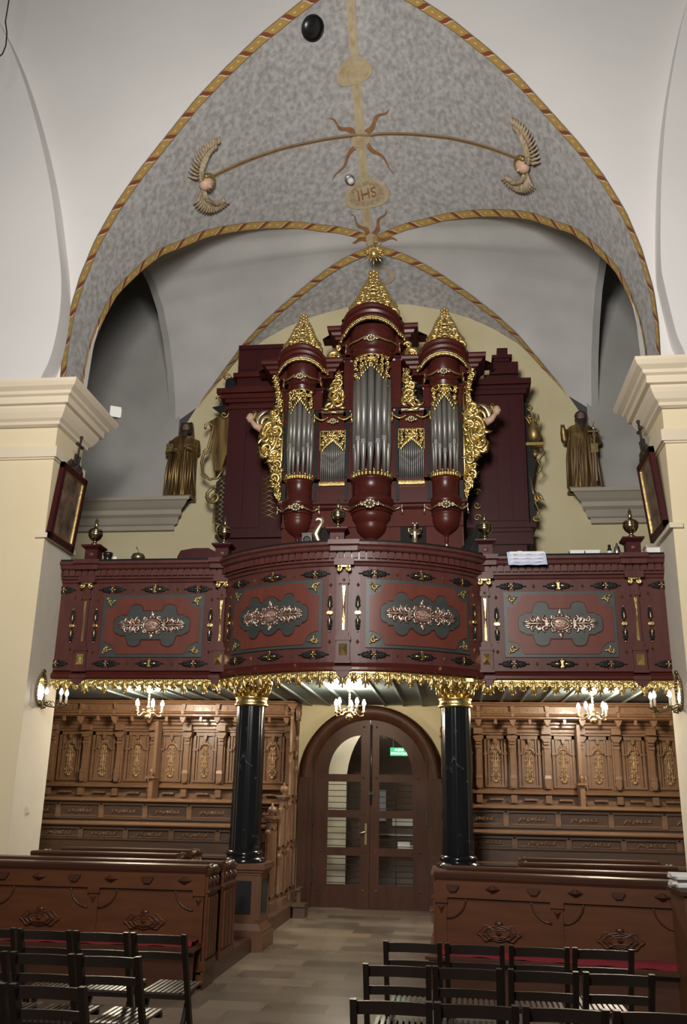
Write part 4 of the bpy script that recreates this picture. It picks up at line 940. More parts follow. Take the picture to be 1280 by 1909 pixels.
# gilded fringe
for sname in 'LBR':
    wp, u0, u1 = (w_bow, -BL, BL) if sname == 'B' else ((w_flat(0), -3.86, -BX) if sname == 'L' else (w_flat(0), BX, 3.86))
    g = MB(wp); n = round((u1 - u0) / .125); st = (u1 - u0) / n
    g.box(u0, u1, -.03, -.01, 2.925, 2.95, 30)
    for i in range(n):
        u = u0 + st * (i + .5); big = i % 2 == 0; L = .15 if big else .105
        for s in (-1, 1):
            g.scroll(u + s * .030, 2.895, .034, PI / 2, 1.0, -s, .012, -.03, 5, 8); g.leaf(u + s * .014, 2.91, -PI / 2 - s * .1, L * .8, .021, -.035, s * .5)
            if big: g.leaf(u + s * .03, 2.90, -PI / 2 + s * .5, .06, .014, -.03, -s * .6)
        g.leaf(u, 2.93, -PI / 2, L, .022, -.045, 0); g.ell((u, -.035, 2.935 - L), (.015, .015, .018), 6, 4); g.ell((u, -.045, 2.925), (.028, .02, .018), 6, 4)
        g.ell((u + st / 2, -.03, 2.905), (.012, .012, .03), 5, 4)
    g.build('gilded_fringe', 'gold', gal)
# pedestals with brass finials on the rail
def rail_finial(x, y, z0, sc_, label, bag=False):
    T = thing('rail_finial', (x, y, z0), 0, label, 'finial', 'brass ball finials on the gallery rail')
    b = MB(); b.box(-.11, .11, -.11, .11, 0, .03); b.box(-.085, .085, -.085, .085, .03, .17); b.frust(-.13, .13, -.13, .13, .205, .225, .0); b.M = Matrix.Identity(4)
    b._add([(-.085, -.085, .165), (.085, -.085, .165), (.085, .085, .165), (-.085, .085, .165), (-.13, -.13, .205), (.13, -.13, .205), (.13, .13, .205), (-.13, .13, .205)], [(0, 1, 5, 4), (1, 2, 6, 5), (2, 3, 7, 6), (3, 0, 4, 7)]); b.frust(-.11, .11, -.11, .11, .225, .245, .05)
    b.build('pedestal', 'maroon', T)
    g = MB(); g.ell((0, -.088, .10), (.035, .008, .028), 10, 6); g.build('medallion', 'redbrown', T)
    g = MB(); g.lathe([(.05, .24), (.05, .26), (.022, .28), (.03, .30), (.065, .325), (.092, .37), (.095, .40), (.085, .42), (.094, .425), (.094, .435), (.07, .46), (.03, .48), (.018, .51), (.030, .53), (.016, .55), (.024, .575), (.010, .60), (0, .63)], n=20); g.build('brass_urn', 'urnbrass', T)
    return T
ZT = 4.466
rail_finial(-3.42, 11.03, ZT, 1, 'brass urn finial on pedestal at the far left end of the gallery rail')
rail_finial(-1.68, 11.03, ZT - .005, 1, 'brass urn finial on pedestal where the left wing meets the bowed centre')
rail_finial(-.12, 10.42, ZT, 1, 'brass urn finial on pedestal at the middle of the bowed rail')
T = rail_finial(1.66, 11.03, ZT - .005, 1, 'finial partly wrapped in a black bag beside the draped towel')
b = MB(); b.M = Matrix.Rotation(.0, 4, 'Z')
rows = []
for i in range(13):
    u = i / 12; rr = .055 + .16 * u ** 1.2; rows.append([(-.03 - .15 * u + rr * math.cos(2 * PI * j / 20) * (1 + .18 * math.sin((j % 20) * 2.51 + u * 5)), .02 + rr * .6 * math.sin(2 * PI * j / 20) * (1 + .15 * math.cos((j % 20) * 1.9 + u * 6)), .47 - .46 * u) for j in range(21)])
b.grid([[(-.03, .02, .485)] * 21] + rows); b.build('black_bag', 'blackobj', T)
rail_finial(3.44, 11.03, ZT, 1, 'brass urn finial on pedestal at the far right end of the gallery rail')

# ---- things lying on the rail
def one(name, mb, m, loc, label, cat, rz=0, group=None):
    o = mb.build(name, m); o.location = loc; o.rotation_euler = (0, 0, rz); return tag(o, label, cat, group)
ZR = 4.466
b = MB(); b.lathe([(.055, 0), (.055, .02), (.05, .03), (.05, .10), (.062, .11), (.062, .15), (.0, .15)], n=18); one('black_canister', b, 'blackobj', (-3.24, 11.07, ZR), 'black canister on the rail beside the far left finial', 'canister')
b = MB(); b.lathe([(.03, 0), (.033, .02), (.033, .07), (.02, .09), (0, .095)], n=16); one('white_candle', b, 'whiteobj', (-3.13, 11.04, ZR), 'small white candle beside the black canister on the rail', 'candle')
T = thing('pear_ornament', (-2.83, 11.08, ZR), 0, 'squat round lidded pot with curved stem on the left rail', 'ornament')
b = MB(); b.lathe([(.04, 0), (.085, .03), (.09, .07), (.07, .11), (.03, .125), (0, .13)], n=16); b.build('body', 'brassdark', T); b = MB(); b.tube([(0, 0, .12), (-.01, 0, .17), (-.04, 0, .21)], .006, 5); b.build('stem', 'brassdark', T)
b = MB(); b.box(-.14, .14, -.08, .08, 0, .018); one('wooden_tray', b, 'black', (-2.82, 11.08, ZR - .018 + .0), 'thin dark board under the round pot', 'board')
bpy.data.objects['wooden_tray'].location.z = ZR; T.location.z = ZR + .019
# draped maroon console on the left
b = MB(); sec = [(-2.45, 4.2), (-2.42, 4.66), (-2.38, 4.74), (-2.2, 4.77), (-2.0, 4.77), (-1.9, 4.72), (-1.80, 4.62), (-1.70, 4.60), (-1.66, 4.54), (-1.66, 4.2)]
b.prism(sec, 0, .55); b.M = Matrix.Identity(4); o = one('draped_bench', b, 'redbrown', (0, 11.45, 0), 'maroon cloth covered bench behind the left gallery rail', 'bench'); o.data.materials[0] = M['maroon']
b = MB(); b.box(-2.45, -1.66, .02, .5, 3.1, 4.2); b.build('bench_frame', 'maroon', o)
# white horse-like figurine and dark speaker
T = thing('carved_figurine', (-.345, 10.36, ZR), 0, 'small silvered seahorse shaped carving beside the middle finial', 'figurine')
b = MB(); b.tube([(0, 0, .0), (.0, 0, .07), (-.035, -.01, .15), (.0, -.015, .22), (.04, -.01, .29), (.03, 0, .34), (-.02, -.02, .335), (-.05, -.03, .30)], [.05, .045, .055, .045, .036, .036, .03, .016], 9); b.ell((0, 0, .01), (.07, .05, .02)); b.tube([(.03, 0, .35), (.04, 0, .385)], [.014, .004], 5)
for k in range(5): b.ell((.05 - .012 * k, 0, .32 - .045 * k), (.02, .014, .022), 6, 4)
b.build('body', 'silver', T)
T = thing('loudspeaker', (-.485, 10.40, ZR), 0, 'small black loudspeaker next to the silvered figurine', 'speaker')
b = MB(); b.box(-.06, .06, -.05, .06, 0, .15); b.box(-.065, .065, -.055, .06, .15, .17); b.build('cabinet', 'blackobj', T); b = MB(); b.M = Matrix.Translation((0, -.055, .085)) @ Matrix.Rotation(PI / 2, 4, 'X'); b.lathe([(.04, 0), (.045, .01), (.02, -.01), (0, -.01)], n=16); b.build('driver', 'black', T)
# gilded angel statuette in front of the black niche
T = thing('angel_statuette', (.70, 13.30, 5.20), 0, 'small gilded angel statuette against the black niche of the organ', 'statuette')
b = MB(); b.lathe([(.05, .02), (.075, .05), (.06, .14), (.045, .2), (.062, .27), (.055, .32), (.02, .35), (.02, .36)], n=14); b.ell((0, 0, .395), (.035, .035, .042), 10, 8)
for s in (-1, 1): b.tube([(s * .05, 0, .31), (s * .085, -.02, .25), (s * .04, -.06, .24)], [.018, .014, .010], 6); b.tube([(s * .05, .02, .33), (s * .10, .03, .36), (s * .085, .03, .26)], [.01, .018, .004], 5)
b.box(-.06, .06, -.05, .05, -.0, .03); b.ell((-.03, 0, .43), (.016, .02, .016)); b.ell((.03, 0, .43), (.016, .02, .016)); b.build('figure', 'silver', T)
# white food tubs, bottles, towel, box
for x in (2.77, 2.955):
    b = MB(); b._add([(x_ * .075, y_ * .06, 0) for x_, y_ in ((-1, -1), (1, -1), (1, 1), (-1, 1))] + [(x_ * .09, y_ * .075, .075) for x_, y_ in ((-1, -1), (1, -1), (1, 1), (-1, 1))], [(0, 3, 2, 1), (0, 1, 5, 4), (1, 2, 6, 5), (2, 3, 7, 6), (3, 0, 4, 7), (4, 5, 6, 7)]); b.box(-.093, .093, -.078, .078, .066, .076)
    one('plastic_tub', b, 'whiteobj', (x, 11.05, ZR + .004), 'white rectangular tub on the right rail, ' + ('the one nearer the towel' if x < 2.9 else 'the one nearer the bottles'), 'tub', 0, 'white tubs on the right rail')
T = thing('dark_bottle', (3.17, 11.05, ZR), 0, 'small dark bottle with white label on the right rail', 'bottle')
b = MB(); b.lathe([(.028, 0), (.03, .09), (.018, .12), (.018, .16), (0, .162)], n=12); b.build('body', 'blackobj', T); b = MB(); b.lathe([(.031, .03), (.031, .08)], n=12); b.build('paper_label', 'paper', T)
b = MB(); b.lathe([(.04, 0), (.042, .07), (.03, .13), (.012, .16), (.012, .18), (0, .185)], n=14); one('white_bottle', b, 'steel', (3.26, 11.05, ZR), 'pale metal flask beside the dark bottle on the right rail', 'flask')
T = thing('storage_box', (3.72, 11.08, ZR), 0, 'pale grey storage box at the right end of the gallery rail', 'box'); b = MB(); b.box(-.12, .12, -.08, .08, 0, .11); b.box(-.07, .09, -.083, .0, .03, .08); b.build('body', 'paper', T); b = MB(); b.box(-.13, .13, -.09, .09, .11, .135); b.build('lid', 'steel', T)
T = thing('towel', (2.13, 10.79, 4.41), .0, 'pale blue and white striped towel hanging over the right rail', 'towel')
def cloth(b, x0, x1, zt, zb_, y, sk=0):
    b.grid([[(lerp(x0, x1, i / 14) + sk * j / 8, y - .03 - .012 * math.sin(i * 1.1) * (j / 8) if j else y + .16, lerp(zt, zb_, max(0, j - 1) / 7) + (.0 if j else .0)) for j in range(9)] for i in range(15)])
b = MB(); cloth(b, -.23, .23, .062, -.10, -.01, .02); b.build('cloth', 'bluecloth', T)
b = MB(); cloth(b, -.20, .21, .066, .03, -.016, .02); cloth(b, -.20, .20, .0, -.02, -.018, .01); cloth(b, -.19, .19, -.05, -.065, -.018, .01); cloth(b, -.17, -.15, .066, -.09, -.02, .0); b.build('stripe', 'whitecloth', T)
b = MB(); b.box(-.16, .16, -.03, .05, 0, .05); b.box(.1, .16, -.02, .03, .05, .12); one('white_block', b, 'paper', (1.96, 11.15, ZR), 'white block standing on the rail behind the towel', 'block')

# ================================================================== COLUMNS UNDER THE GALLERY
def column(x, label):
    T = thing('gallery_column', (x, 10.86, 0), 0, label, 'column', 'black marble columns carrying the organ gallery')
    b = MB(); h = .31
    b.box(-h, h, -h, h, 0, .16); b.box(-h + .02, h - .02, -h + .02, h - .02, .16, .20); b.frust(-h + .03, h - .03, -h + .03, h - .03, .20, .27, .04); b.box(-.245, .245, -.245, .245, .27, .78)
    for q, z in ((.255, .76), (.275, .79), (.30, .82), (.29, .85)): b.box(-q, q, -q, q, z, z + .03)
    for sx in (-.22, .22):
        b.box(sx - .02, sx + .02, -.257, -.24, .30, .75)
        b.box(.24, .257, sx - .02, sx + .02, .30, .75)
    b.build('pedestal', 'wood', T)
    b = MB(); b.box(-.15, .15, -.251, -.24, .36, .70); b.build('inset_panel', 'blackshade', T); b = MB(); b.box(.24, .251, -.15, .15, .36, .70); b.build('inset_panel', 'blackshade', T)
    b = MB(); b.lathe([(.245, .88), (.25, .90), (.235, .925), (.205, .935), (.20, .95), (.215, .965), (.215, .985), (.195, 1.0), (.185, 1.01)], n=32); b.build('column_base', 'marble', T)
    b = MB(); n = 48; rows = []
    for k in range(13):
        z = lerp(1.01, 2.63, k / 12); r = lerp(.182, .168, k / 12) * (1 + .01 * math.sin(PI * k / 12)); rows.append([((r - .010 * abs(math.sin(8 * 2 * PI * j / n)) ** 2) * math.cos(2 * PI * j / n), (r - .010 * abs(math.sin(8 * 2 * PI * j / n)) ** 2) * math.sin(2 * PI * j / n), z) for j in range(n + 1)])
    b.grid(rows); b.build('shaft', 'marble', T)
    g = MB(); g.lathe([(.17, 2.62), (.195, 2.625), (.20, 2.645), (.185, 2.66), (.18, 2.70), (.195, 2.715), (.19, 2.73), (.165, 2.74), (.17, 2.80), (.20, 2.88), (.22, 2.90)], n=28)
    for ring, (z0, L, r0_, nn) in enumerate(((2.735, .10, .175, 12), (2.78, .11, .185, 12))):
        for k in range(nn):
            a_ = 2 * PI * (k + .5 * ring) / nn; d = Vector((math.cos(a_), math.sin(a_), 0)); p = d * r0_ + Vector((0, 0, z0)); g.tube([p, p + d * .02 + Vector((0, 0, L * .6)), p + d * .035 + Vector((0, 0, L)), p + d * .052 + Vector((0, 0, L * .85))], [.026, .03, .024, .012], 6, flat=.5)
            q = p + d * .03 + Vector((0, 0, L * .45)); g.ell(q, .016, 5, 4)
    for k in range(4):
        a_ = PI / 4 + k * PI / 2; d = Vector((math.cos(a_), math.sin(a_), 0)); g.ell(d * .235 + Vector((0, 0, 2.895)), (.035, .035, .03), 8, 6)
    g.box(-.21, .21, -.21, .21, 2.905, 2.94); g.build('capital', 'gold', T)
    return T
column(-1.18, 'black marble column with gilded capital left of the doorway')
column(1.25, 'black marble column with gilded capital right of the doorway')

# ================================================================== CHOIR STALLS
def stall(sg, label, centers, xa, xb, pit):
    """xa: aisle end, xb: outer end (absolute x)"""
    T = thing('choir_stall', ((xa + xb) / 2, 14.5, 0), 0, label, 'choir stall'); X0, X1 = min(xa, xb), max(xa, xb)
    class S(MB):
        def __init__(s): super().__init__(); s.M = Matrix.Translation((-(xa + xb) / 2, -14.5, 0))
    Yb = 14.52
    b = S(); b.box(X0, X1, Yb, Yb + .05, .3, 2.80); b.build('back_board', 'stall', T)
    # canopy
    def prof(nm, m, pts, xi=0): b = S(); b.prismx(pts, X0, X1 + 0); b.build(nm, m, T)
    prof('canopy_cornice', 'stallh', [(14.10, 2.955), (14.07, 2.965), (14.06, 2.985), (14.03, 2.995), (14.02, 3.012), (14.78, 3.012), (14.78, 2.955)])
    prof('canopy_frieze', 'stallh', [(14.13, 2.84), (14.13, 2.96), (14.2, 2.96), (14.2, 2.84)])
    prof('canopy_moulding', 'stallh', [(14.12, 2.76), (14.07, 2.78), (14.07, 2.80), (14.04, 2.815), (14.03, 2.84), (14.07, 2.85), (14.72, 2.85), (14.72, 2.76)])
    prof('architrave', 'stallh', [(14.40, 2.67), (14.40, 2.70), (14.36, 2.72), (14.36, 2.76), (14.6, 2.76), (14.6, 2.56), (14.46, 2.56), (14.46, 2.59), (14.43, 2.60), (14.43, 2.64)])
    prof('sill', 'stallh', [(14.46, 1.68), (14.40, 1.70), (14.40, 1.73), (14.44, 1.76), (14.5, 1.78), (14.56, 1.78), (14.56, 1.66)])
    prof('sill', 'stallh', [(14.44, 1.50), (14.40, 1.52), (14.40, 1.55), (14.46, 1.565), (14.56, 1.565), (14.56, 1.48)])
    cs = sorted(centers); bounds = [c - pit / 2 for c in cs] + [cs[-1] + pit / 2]
    bounds = [x for x in bounds if X0 - .05 < x < X1 + .05]
    for x in bounds:
        P = thing('pilaster', (0, 0, 0)); P.parent = T
        b = S(); b.box(x - .06, x + .06, 14.44, 14.53, 1.77, 2.56); b.box(x - .035, x + .035, 14.40, 14.46, 1.96, 2.36); b.frust(x - .05, x + .05, 14.37, 14.46, 1.92, 1.97, .01); b.box(x - .045, x + .045, 14.38, 14.46, 1.83, 1.92); b.prism([(x - .05, 1.83), (x + .05, 1.83), (x + .02, 1.78), (x - .02, 1.78)], 14.37, 14.46)
        b.box(x - .045, x + .045, 14.38, 14.46, 2.36, 2.40); b.box(x - .04, x + .04, 14.39, 14.46, 2.42, 2.45); b.prism([(x - .04, 2.46), (x + .04, 2.46), (x + .075, 2.51), (x - .075, 2.51)], 14.36, 14.46); b.box(x - .08, x + .08, 14.35, 14.46, 2.51, 2.54); b.box(x - .07, x + .07, 14.34, 14.46, 2.57, 2.66); b.box(x - .045, x + .045, 14.36, 14.45, 1.57, 1.68)
        b.build('shaft', 'stallh', P)
        b = S(); b.prism([(x - .05, 2.76), (x + .05, 2.76), (x + .03, 2.70), (x, 2.67), (x - .03, 2.70)], 14.06, 14.14); b.ell((x, 14.1, 2.69), (.03, .03, .035), 8, 6); b.prism([(x - .03, 2.96), (x + .03, 2.96), (x + .02, 2.88), (x - .02, 2.88)], 14.08, 14.14); b.box(x - .02, x + .02, 14.03, 14.12, 2.80, 2.86); b.build('pendant', 'stall', P)
        if x + pit / 2 < X1: b = S(); b.ell((x + pit / 2, 14.13, 2.72), (.03, .03, .035), 8, 6); b.box(x + pit / 2 - .02, x + pit / 2 + .02, 14.1, 14.14, 2.70, 2.77); b.build('pendant', 'stall', P)
    for c in cs:
        P = thing('carved_panel', (0, 0, 0)); P.parent = T; h = pit / 2 - .09
        b = S()
        for k, (w1, w2, y) in enumerate(((h, h - .035, 14.47), (h - .05, h - .075, 14.49))):
            b.box(c - w1, c - w2, y, 14.53, 1.79, 2.55); b.box(c + w2, c + w1, y, 14.53, 1.79, 2.55)
        b.box(c - h, c + h, 14.47, 14.53, 2.50, 2.55); b.box(c - h, c + h, 14.48, 14.53, 1.79, 1.82)
        for s in (-1, 1): b.box(min(c + s * (h - .075), c + s * (h + .01)), max(c + s * (h - .075), c + s * (h + .01)), 14.455, 14.53, 2.27, 2.30)
        w = h - .08; R_ = w
        b.grid([[(c + w * math.cos(PI * i / 14), 14.485, 2.29 + R_ * .95 * math.sin(PI * i / 14)), (c + (w - .03) * math.cos(PI * i / 14), 14.475, 2.29 + (R_ - .03) * .95 * math.sin(PI * i / 14)), (c + (w - .035) * math.cos(PI * i / 14), 14.52, 2.29 + (R_ - .035) * .95 * math.sin(PI * i / 14))] for i in range(15)])
        b.prism([(c - .03, 2.52), (c + .03, 2.52), (c + .018, 2.44), (c - .018, 2.44)], 14.45, 14.52)
        b.build('arch_frame', 'stallh', P)
        g = S(); r_ = random.Random(int(c * 100))
        for k in range(8):
            z = 1.90 + k * .068; ww = .055 + .02 * math.sin(k * 1.9)
            for s in (-1, 1):
                g.scroll(c + s * ww * .75, z, .030, PI / 2 * (1 if k % 2 else -1), 1.0, s * (1 if k % 2 else -1), .0075, 14.505, 5, 8); g.leaf(c + s * .012, z, PI / 2 - s * .8, .055, .010, 14.505, s * .6)
        g.tube([(c, 14.505, 1.86), (c, 14.50, 2.44)], [.012, .007], 5); g.ell((c, 14.5, 2.15), (.022, .012, .045), 8, 6); g.ell((c, 14.5, 1.88), (.03, .015, .022), 8, 5)
        g.build('carving', 'inlay', P)
        b = S(); b.box(c - .10, c + .10, 14.44, 14.5, 1.605, 1.635); b.prism([(c - .03, 1.62), (c, 1.60), (c + .03, 1.62), (c, 1.64)], 14.43, 14.46); b.prism([(c - .05, 2.90), (c, 2.875), (c + .05, 2.90), (c, 2.925)], 14.115, 14.135); b.build('lozenge', 'stall', P)
        b = S(); b.box(c - h + .02, c - .13, 14.121, 14.135, 2.87, 2.93); b.box(c + .13, c + h - .02, 14.121, 14.135, 2.87, 2.93); b.build('frieze_panel', 'stall', P)
    # desks in front
    def desk(Y, zt, zb, z2, nm, xe):
        D = thing(nm, (0, 0, 0)); D.parent = T; a, e = (X0, xe) if sg < 0 else (xe, X1)
        b = S(); b.prismx([(Y - .07, zt - .01), (Y - .07, zt + .005), (Y + .28, zt + .03), (Y + .28, zt), (Y + .02, zt - .03), (Y - .03, zt - .03)], a, e); b.build('ledge', 'stallh', D)
        b = S(); b.box(a, e, Y, Y + .04, z2 - .5, zt - .01); b.box(a, e, Y - .03, Y, zb - .02, zb + .01); b.box(a, e, Y - .045, Y, zt - .065, zt - .045); b.build('front_board', 'stalldark', D)
        n = int((e - a) / .60); st = (e - a) / n
        for i in range(n + 1):
            x = a + st * i
            b = S(); b.box(x - .035, x + .035, Y - .035, Y, zb, zt - .06); b.prism([(x - .045, zt - .075), (x + .045, zt - .075), (x, zt - .045)], Y - .045, Y); b.build('stile', 'stallh', D)
        for i in range(n):
            x = a + st * (i + .5); zc = (zb + zt - .06) / 2; g = S()
            for s in (-1, 1):
                for k in range(3): g.scroll(x + s * (.05 + .055 * k), zc, .030 - .004 * k, PI / 2 * (-1) ** k, 1.05, s * (-1) ** k, .009, Y - .010, 5, 8); g.leaf(x + s * (.03 + .055 * k), zc, (0 if s > 0 else PI) + .5 * (-1) ** k, .07, .012, Y - .008, .5)
            g.ell((x, Y - .01, zc), (.025, .014, .03), 8, 6); g.build('carving', 'stall', D)
            b = S(); b.box(a + st * i + .045, a + st * (i + 1) - .045, Y - .012, Y, zb + .015, zb + .03); b.build('bead', 'stallh', D)
        return D
    desk(13.2, 1.51, 1.27, 1.2, 'rear_desk', sg * 1.22); desk(12.6, 1.20, 1.02, .95, 'front_desk', sg * 1.30)
    a, e = (X0, -1.35) if sg < 0 else (1.35, X1)
    b = S(); b.box(a, e, 12.0, 12.04, .2, .86); b.box(a, e, 11.95, 12.25, .84, .87); b.build('kneeler_board', 'stalldark', T)
    b = S(); q = 1.02 * sg; b.box(min(sg * 1.05, sg * 5.4), max(sg * 1.05, sg * 5.4), 11.8, 14.8, 0, .17); b.build('platform', 'stalldark', T)
    # end standards at the aisle
    def standard(Y0, Y1, zt, x, nm, ball=None, curve=True):
        E_ = thing(nm, (0, 0, 0)); E_.parent = T; q = sg * x; w0, w1 = min(q, q - sg * -.06), max(q, q - sg * -.06)
        b = S(); b.box(w0, w1, Y0, Y1, .17, zt - .06); b.box(w0 - .02, w1 + .02, Y0 - .03, Y1 + .02, zt - .06, zt - .03); b.box(w0 - .04, w1 + .04, Y0 - .05, Y1 + .04, zt - .03, zt); b.box(w0 - .03, w1 + .03, Y0 - .04, Y1 + .02, .17, .27)
        n_ = max(1, int((zt - .4) / .55)); hh = (zt - .4) / n_
        for k in range(n_):
            z0 = .32 + hh * k; fx = w0 - .012 if sg > 0 else w1
            b.box(fx, fx + .012, Y0 + .05, Y0 + .08, z0, z0 + hh - .06); b.box(fx, fx + .012, Y1 - .08, Y1 - .05, z0, z0 + hh - .06); b.box(fx, fx + .012, Y0 + .05, Y1 - .05, z0, z0 + .03); b.box(fx, fx + .012, Y0 + .05, Y1 - .05, z0 + hh - .09, z0 + hh - .06)
        b.build('board', 'stall', E_)
        b = S(); xm = (w0 + w1) / 2
        for k in range(n_):
            z0 = .3 + hh * k; b.lathe([(.018, z0), (.032, z0 + .04), (.018, z0 + .07), (.026, z0 + hh * .5), (.018, z0 + hh - .14), (.036, z0 + hh - .10), (.02, z0 + hh - .06)], (xm, Y0 - .035, 0), 10)
        b.build('baluster', 'stallh', E_)
        if ball:
            b = S(); b.lathe([(.035, zt), (.02, zt + .02), (.05, zt + .045), (.065, zt + .08), (.05, zt + .12), (.02, zt + .135), (.012, zt + .17), (0, zt + .18)], (xm, (Y0 + Y1) / 2, 0), 14); b.build('finial', 'stallh', E_)
    standard(14.06, 14.5, 2.96, 1.20, 'end_standard'); standard(13.15, 13.55, 1.62, 1.16, 'desk_end', True); standard(12.5, 12.95, 1.34, 1.20, 'desk_end', True)
    # console under the canopy end
    b = S(); q = sg * 1.15; b.scroll(q, 2.86, .06, PI / 2, 1.2, -sg, .02, 14.1); b.tube([(q, 14.08, 2.95), (q + sg * -.02, 14.05, 2.82), (q, 14.10, 2.70), (q, 14.12, 2.5)], [.05, .05, .035, .02], 8); b.ell((q, 14.06, 2.74), (.035, .04, .035)); b.build('console', 'stalldark', T)
    for k in range(3): b = S(); b.ell((sg * 1.14, 14.05, 2.44 - .22 * k), (.022, .02, .06), 7, 6); b.build('console_drop', 'stalldark', T)
    return T
st_l = stall(-1, 'carved oak choir stall with canopy on the left of the doorway', [-5.5, -4.92, -4.36, -3.80, -3.24, -2.69, -2.14, -1.60], -1.20, -5.75, .555)
st_r = stall(1, 'carved oak choir stall with canopy on the right of the doorway', [1.35, 1.86, 2.37, 2.88, 3.39, 3.91, 4.42, 4.93], 1.10, 5.4, .513)
for px, nm, lab, par in ((278, 'stall_divider', 'left', st_l), (1087, 'stall_divider', 'right', st_r)):
    p = at(px, 1500, 14.1); x = p.x - par.location.x
    P = thing(nm, (0, 0, 0)); P.parent = par
    b = MB(); b.M = Matrix.Translation((x, -.42, 0)); b.box(-.035, .035, 0, .3, 1.45, 1.83); b.box(-.07, .07, -.06, .3, 1.83, 1.86); b.box(-.025, .025, .1, .3, 1.86, 2.70); b.build('board', 'stall', P)
    b = MB(); b.M = Matrix.Translation((x, -.42, 0)); b.lathe([(.03, 1.86), (.02, 1.88), (.045, 1.92), (.045, 1.95), (.02, 1.98), (0, 1.99)], n=12); b.build('ball', 'stallh', P)
# steps beside the door
for sg, lab in ((-1, 'left'), (1, 'right')):
    T = thing('wooden_steps', (sg * 1.0, 13.7, 0), 0, 'two dark wooden steps up to the stalls, ' + lab + ' of the doorway', 'steps')
    for k, (xi, z) in enumerate(((.86, .18), (.97, .36))):
        b = MB(); b.M = Matrix.Translation((-sg * 1.0, -13.7, 0)); a, e = sorted((sg * xi, sg * 1.045)); y0 = 13.40 + .3 * k
        b.box(a + .02, e - .0, y0 + .02, y0 + .32, 0 if k == 0 else 0.0, z - .03); b.build('riser', 'stalldark', T)
        b = MB(); b.M = Matrix.Translation((-sg * 1.0, -13.7, 0)); b.box(a, e, y0 - .02, y0 + .34, z - .03, z); b.build('tread', 'stalldark', T)

# ================================================================== DOOR
DC = -.085
D1 = thing('door_1', (DC, 14.80, 0)); struct(D1)
LB = lambda: MB()
def zz(y): return zat(690, y, 14.8)
b = MB(); ring = [PI - PI * i / 32 for i in range(33)]
b.grid([[(1.12 * math.cos(a_), .05, DZ + 1.12 * math.sin(a_)), (1.12 * math.cos(a_), -.06, DZ + 1.12 * math.sin(a_)), (1.06 * math.cos(a_), -.08, DZ + 1.06 * math.sin(a_)), (.97 * math.cos(a_), -.08, DZ + .97 * math.sin(a_)), (.95 * math.cos(a_), -.05, DZ + .95 * math.sin(a_)), (.895 * math.cos(a_), -.05, DZ + .895 * math.sin(a_)), (.895 * math.cos(a_), .08, DZ + .895 * math.sin(a_))] for a_ in ring])
for s in (-1, 1):
    for x0, x1, y in ((.97, 1.12, -.08), (.895, .97, -.05)): b.box(min(s * x0, s * x1), max(s * x0, s * x1), y, .08, 0, DZ)
b.build('frame', 'door', D1, False)
rows_ = [(1458, 1511), (1525, 1581), (1596, 1650)]
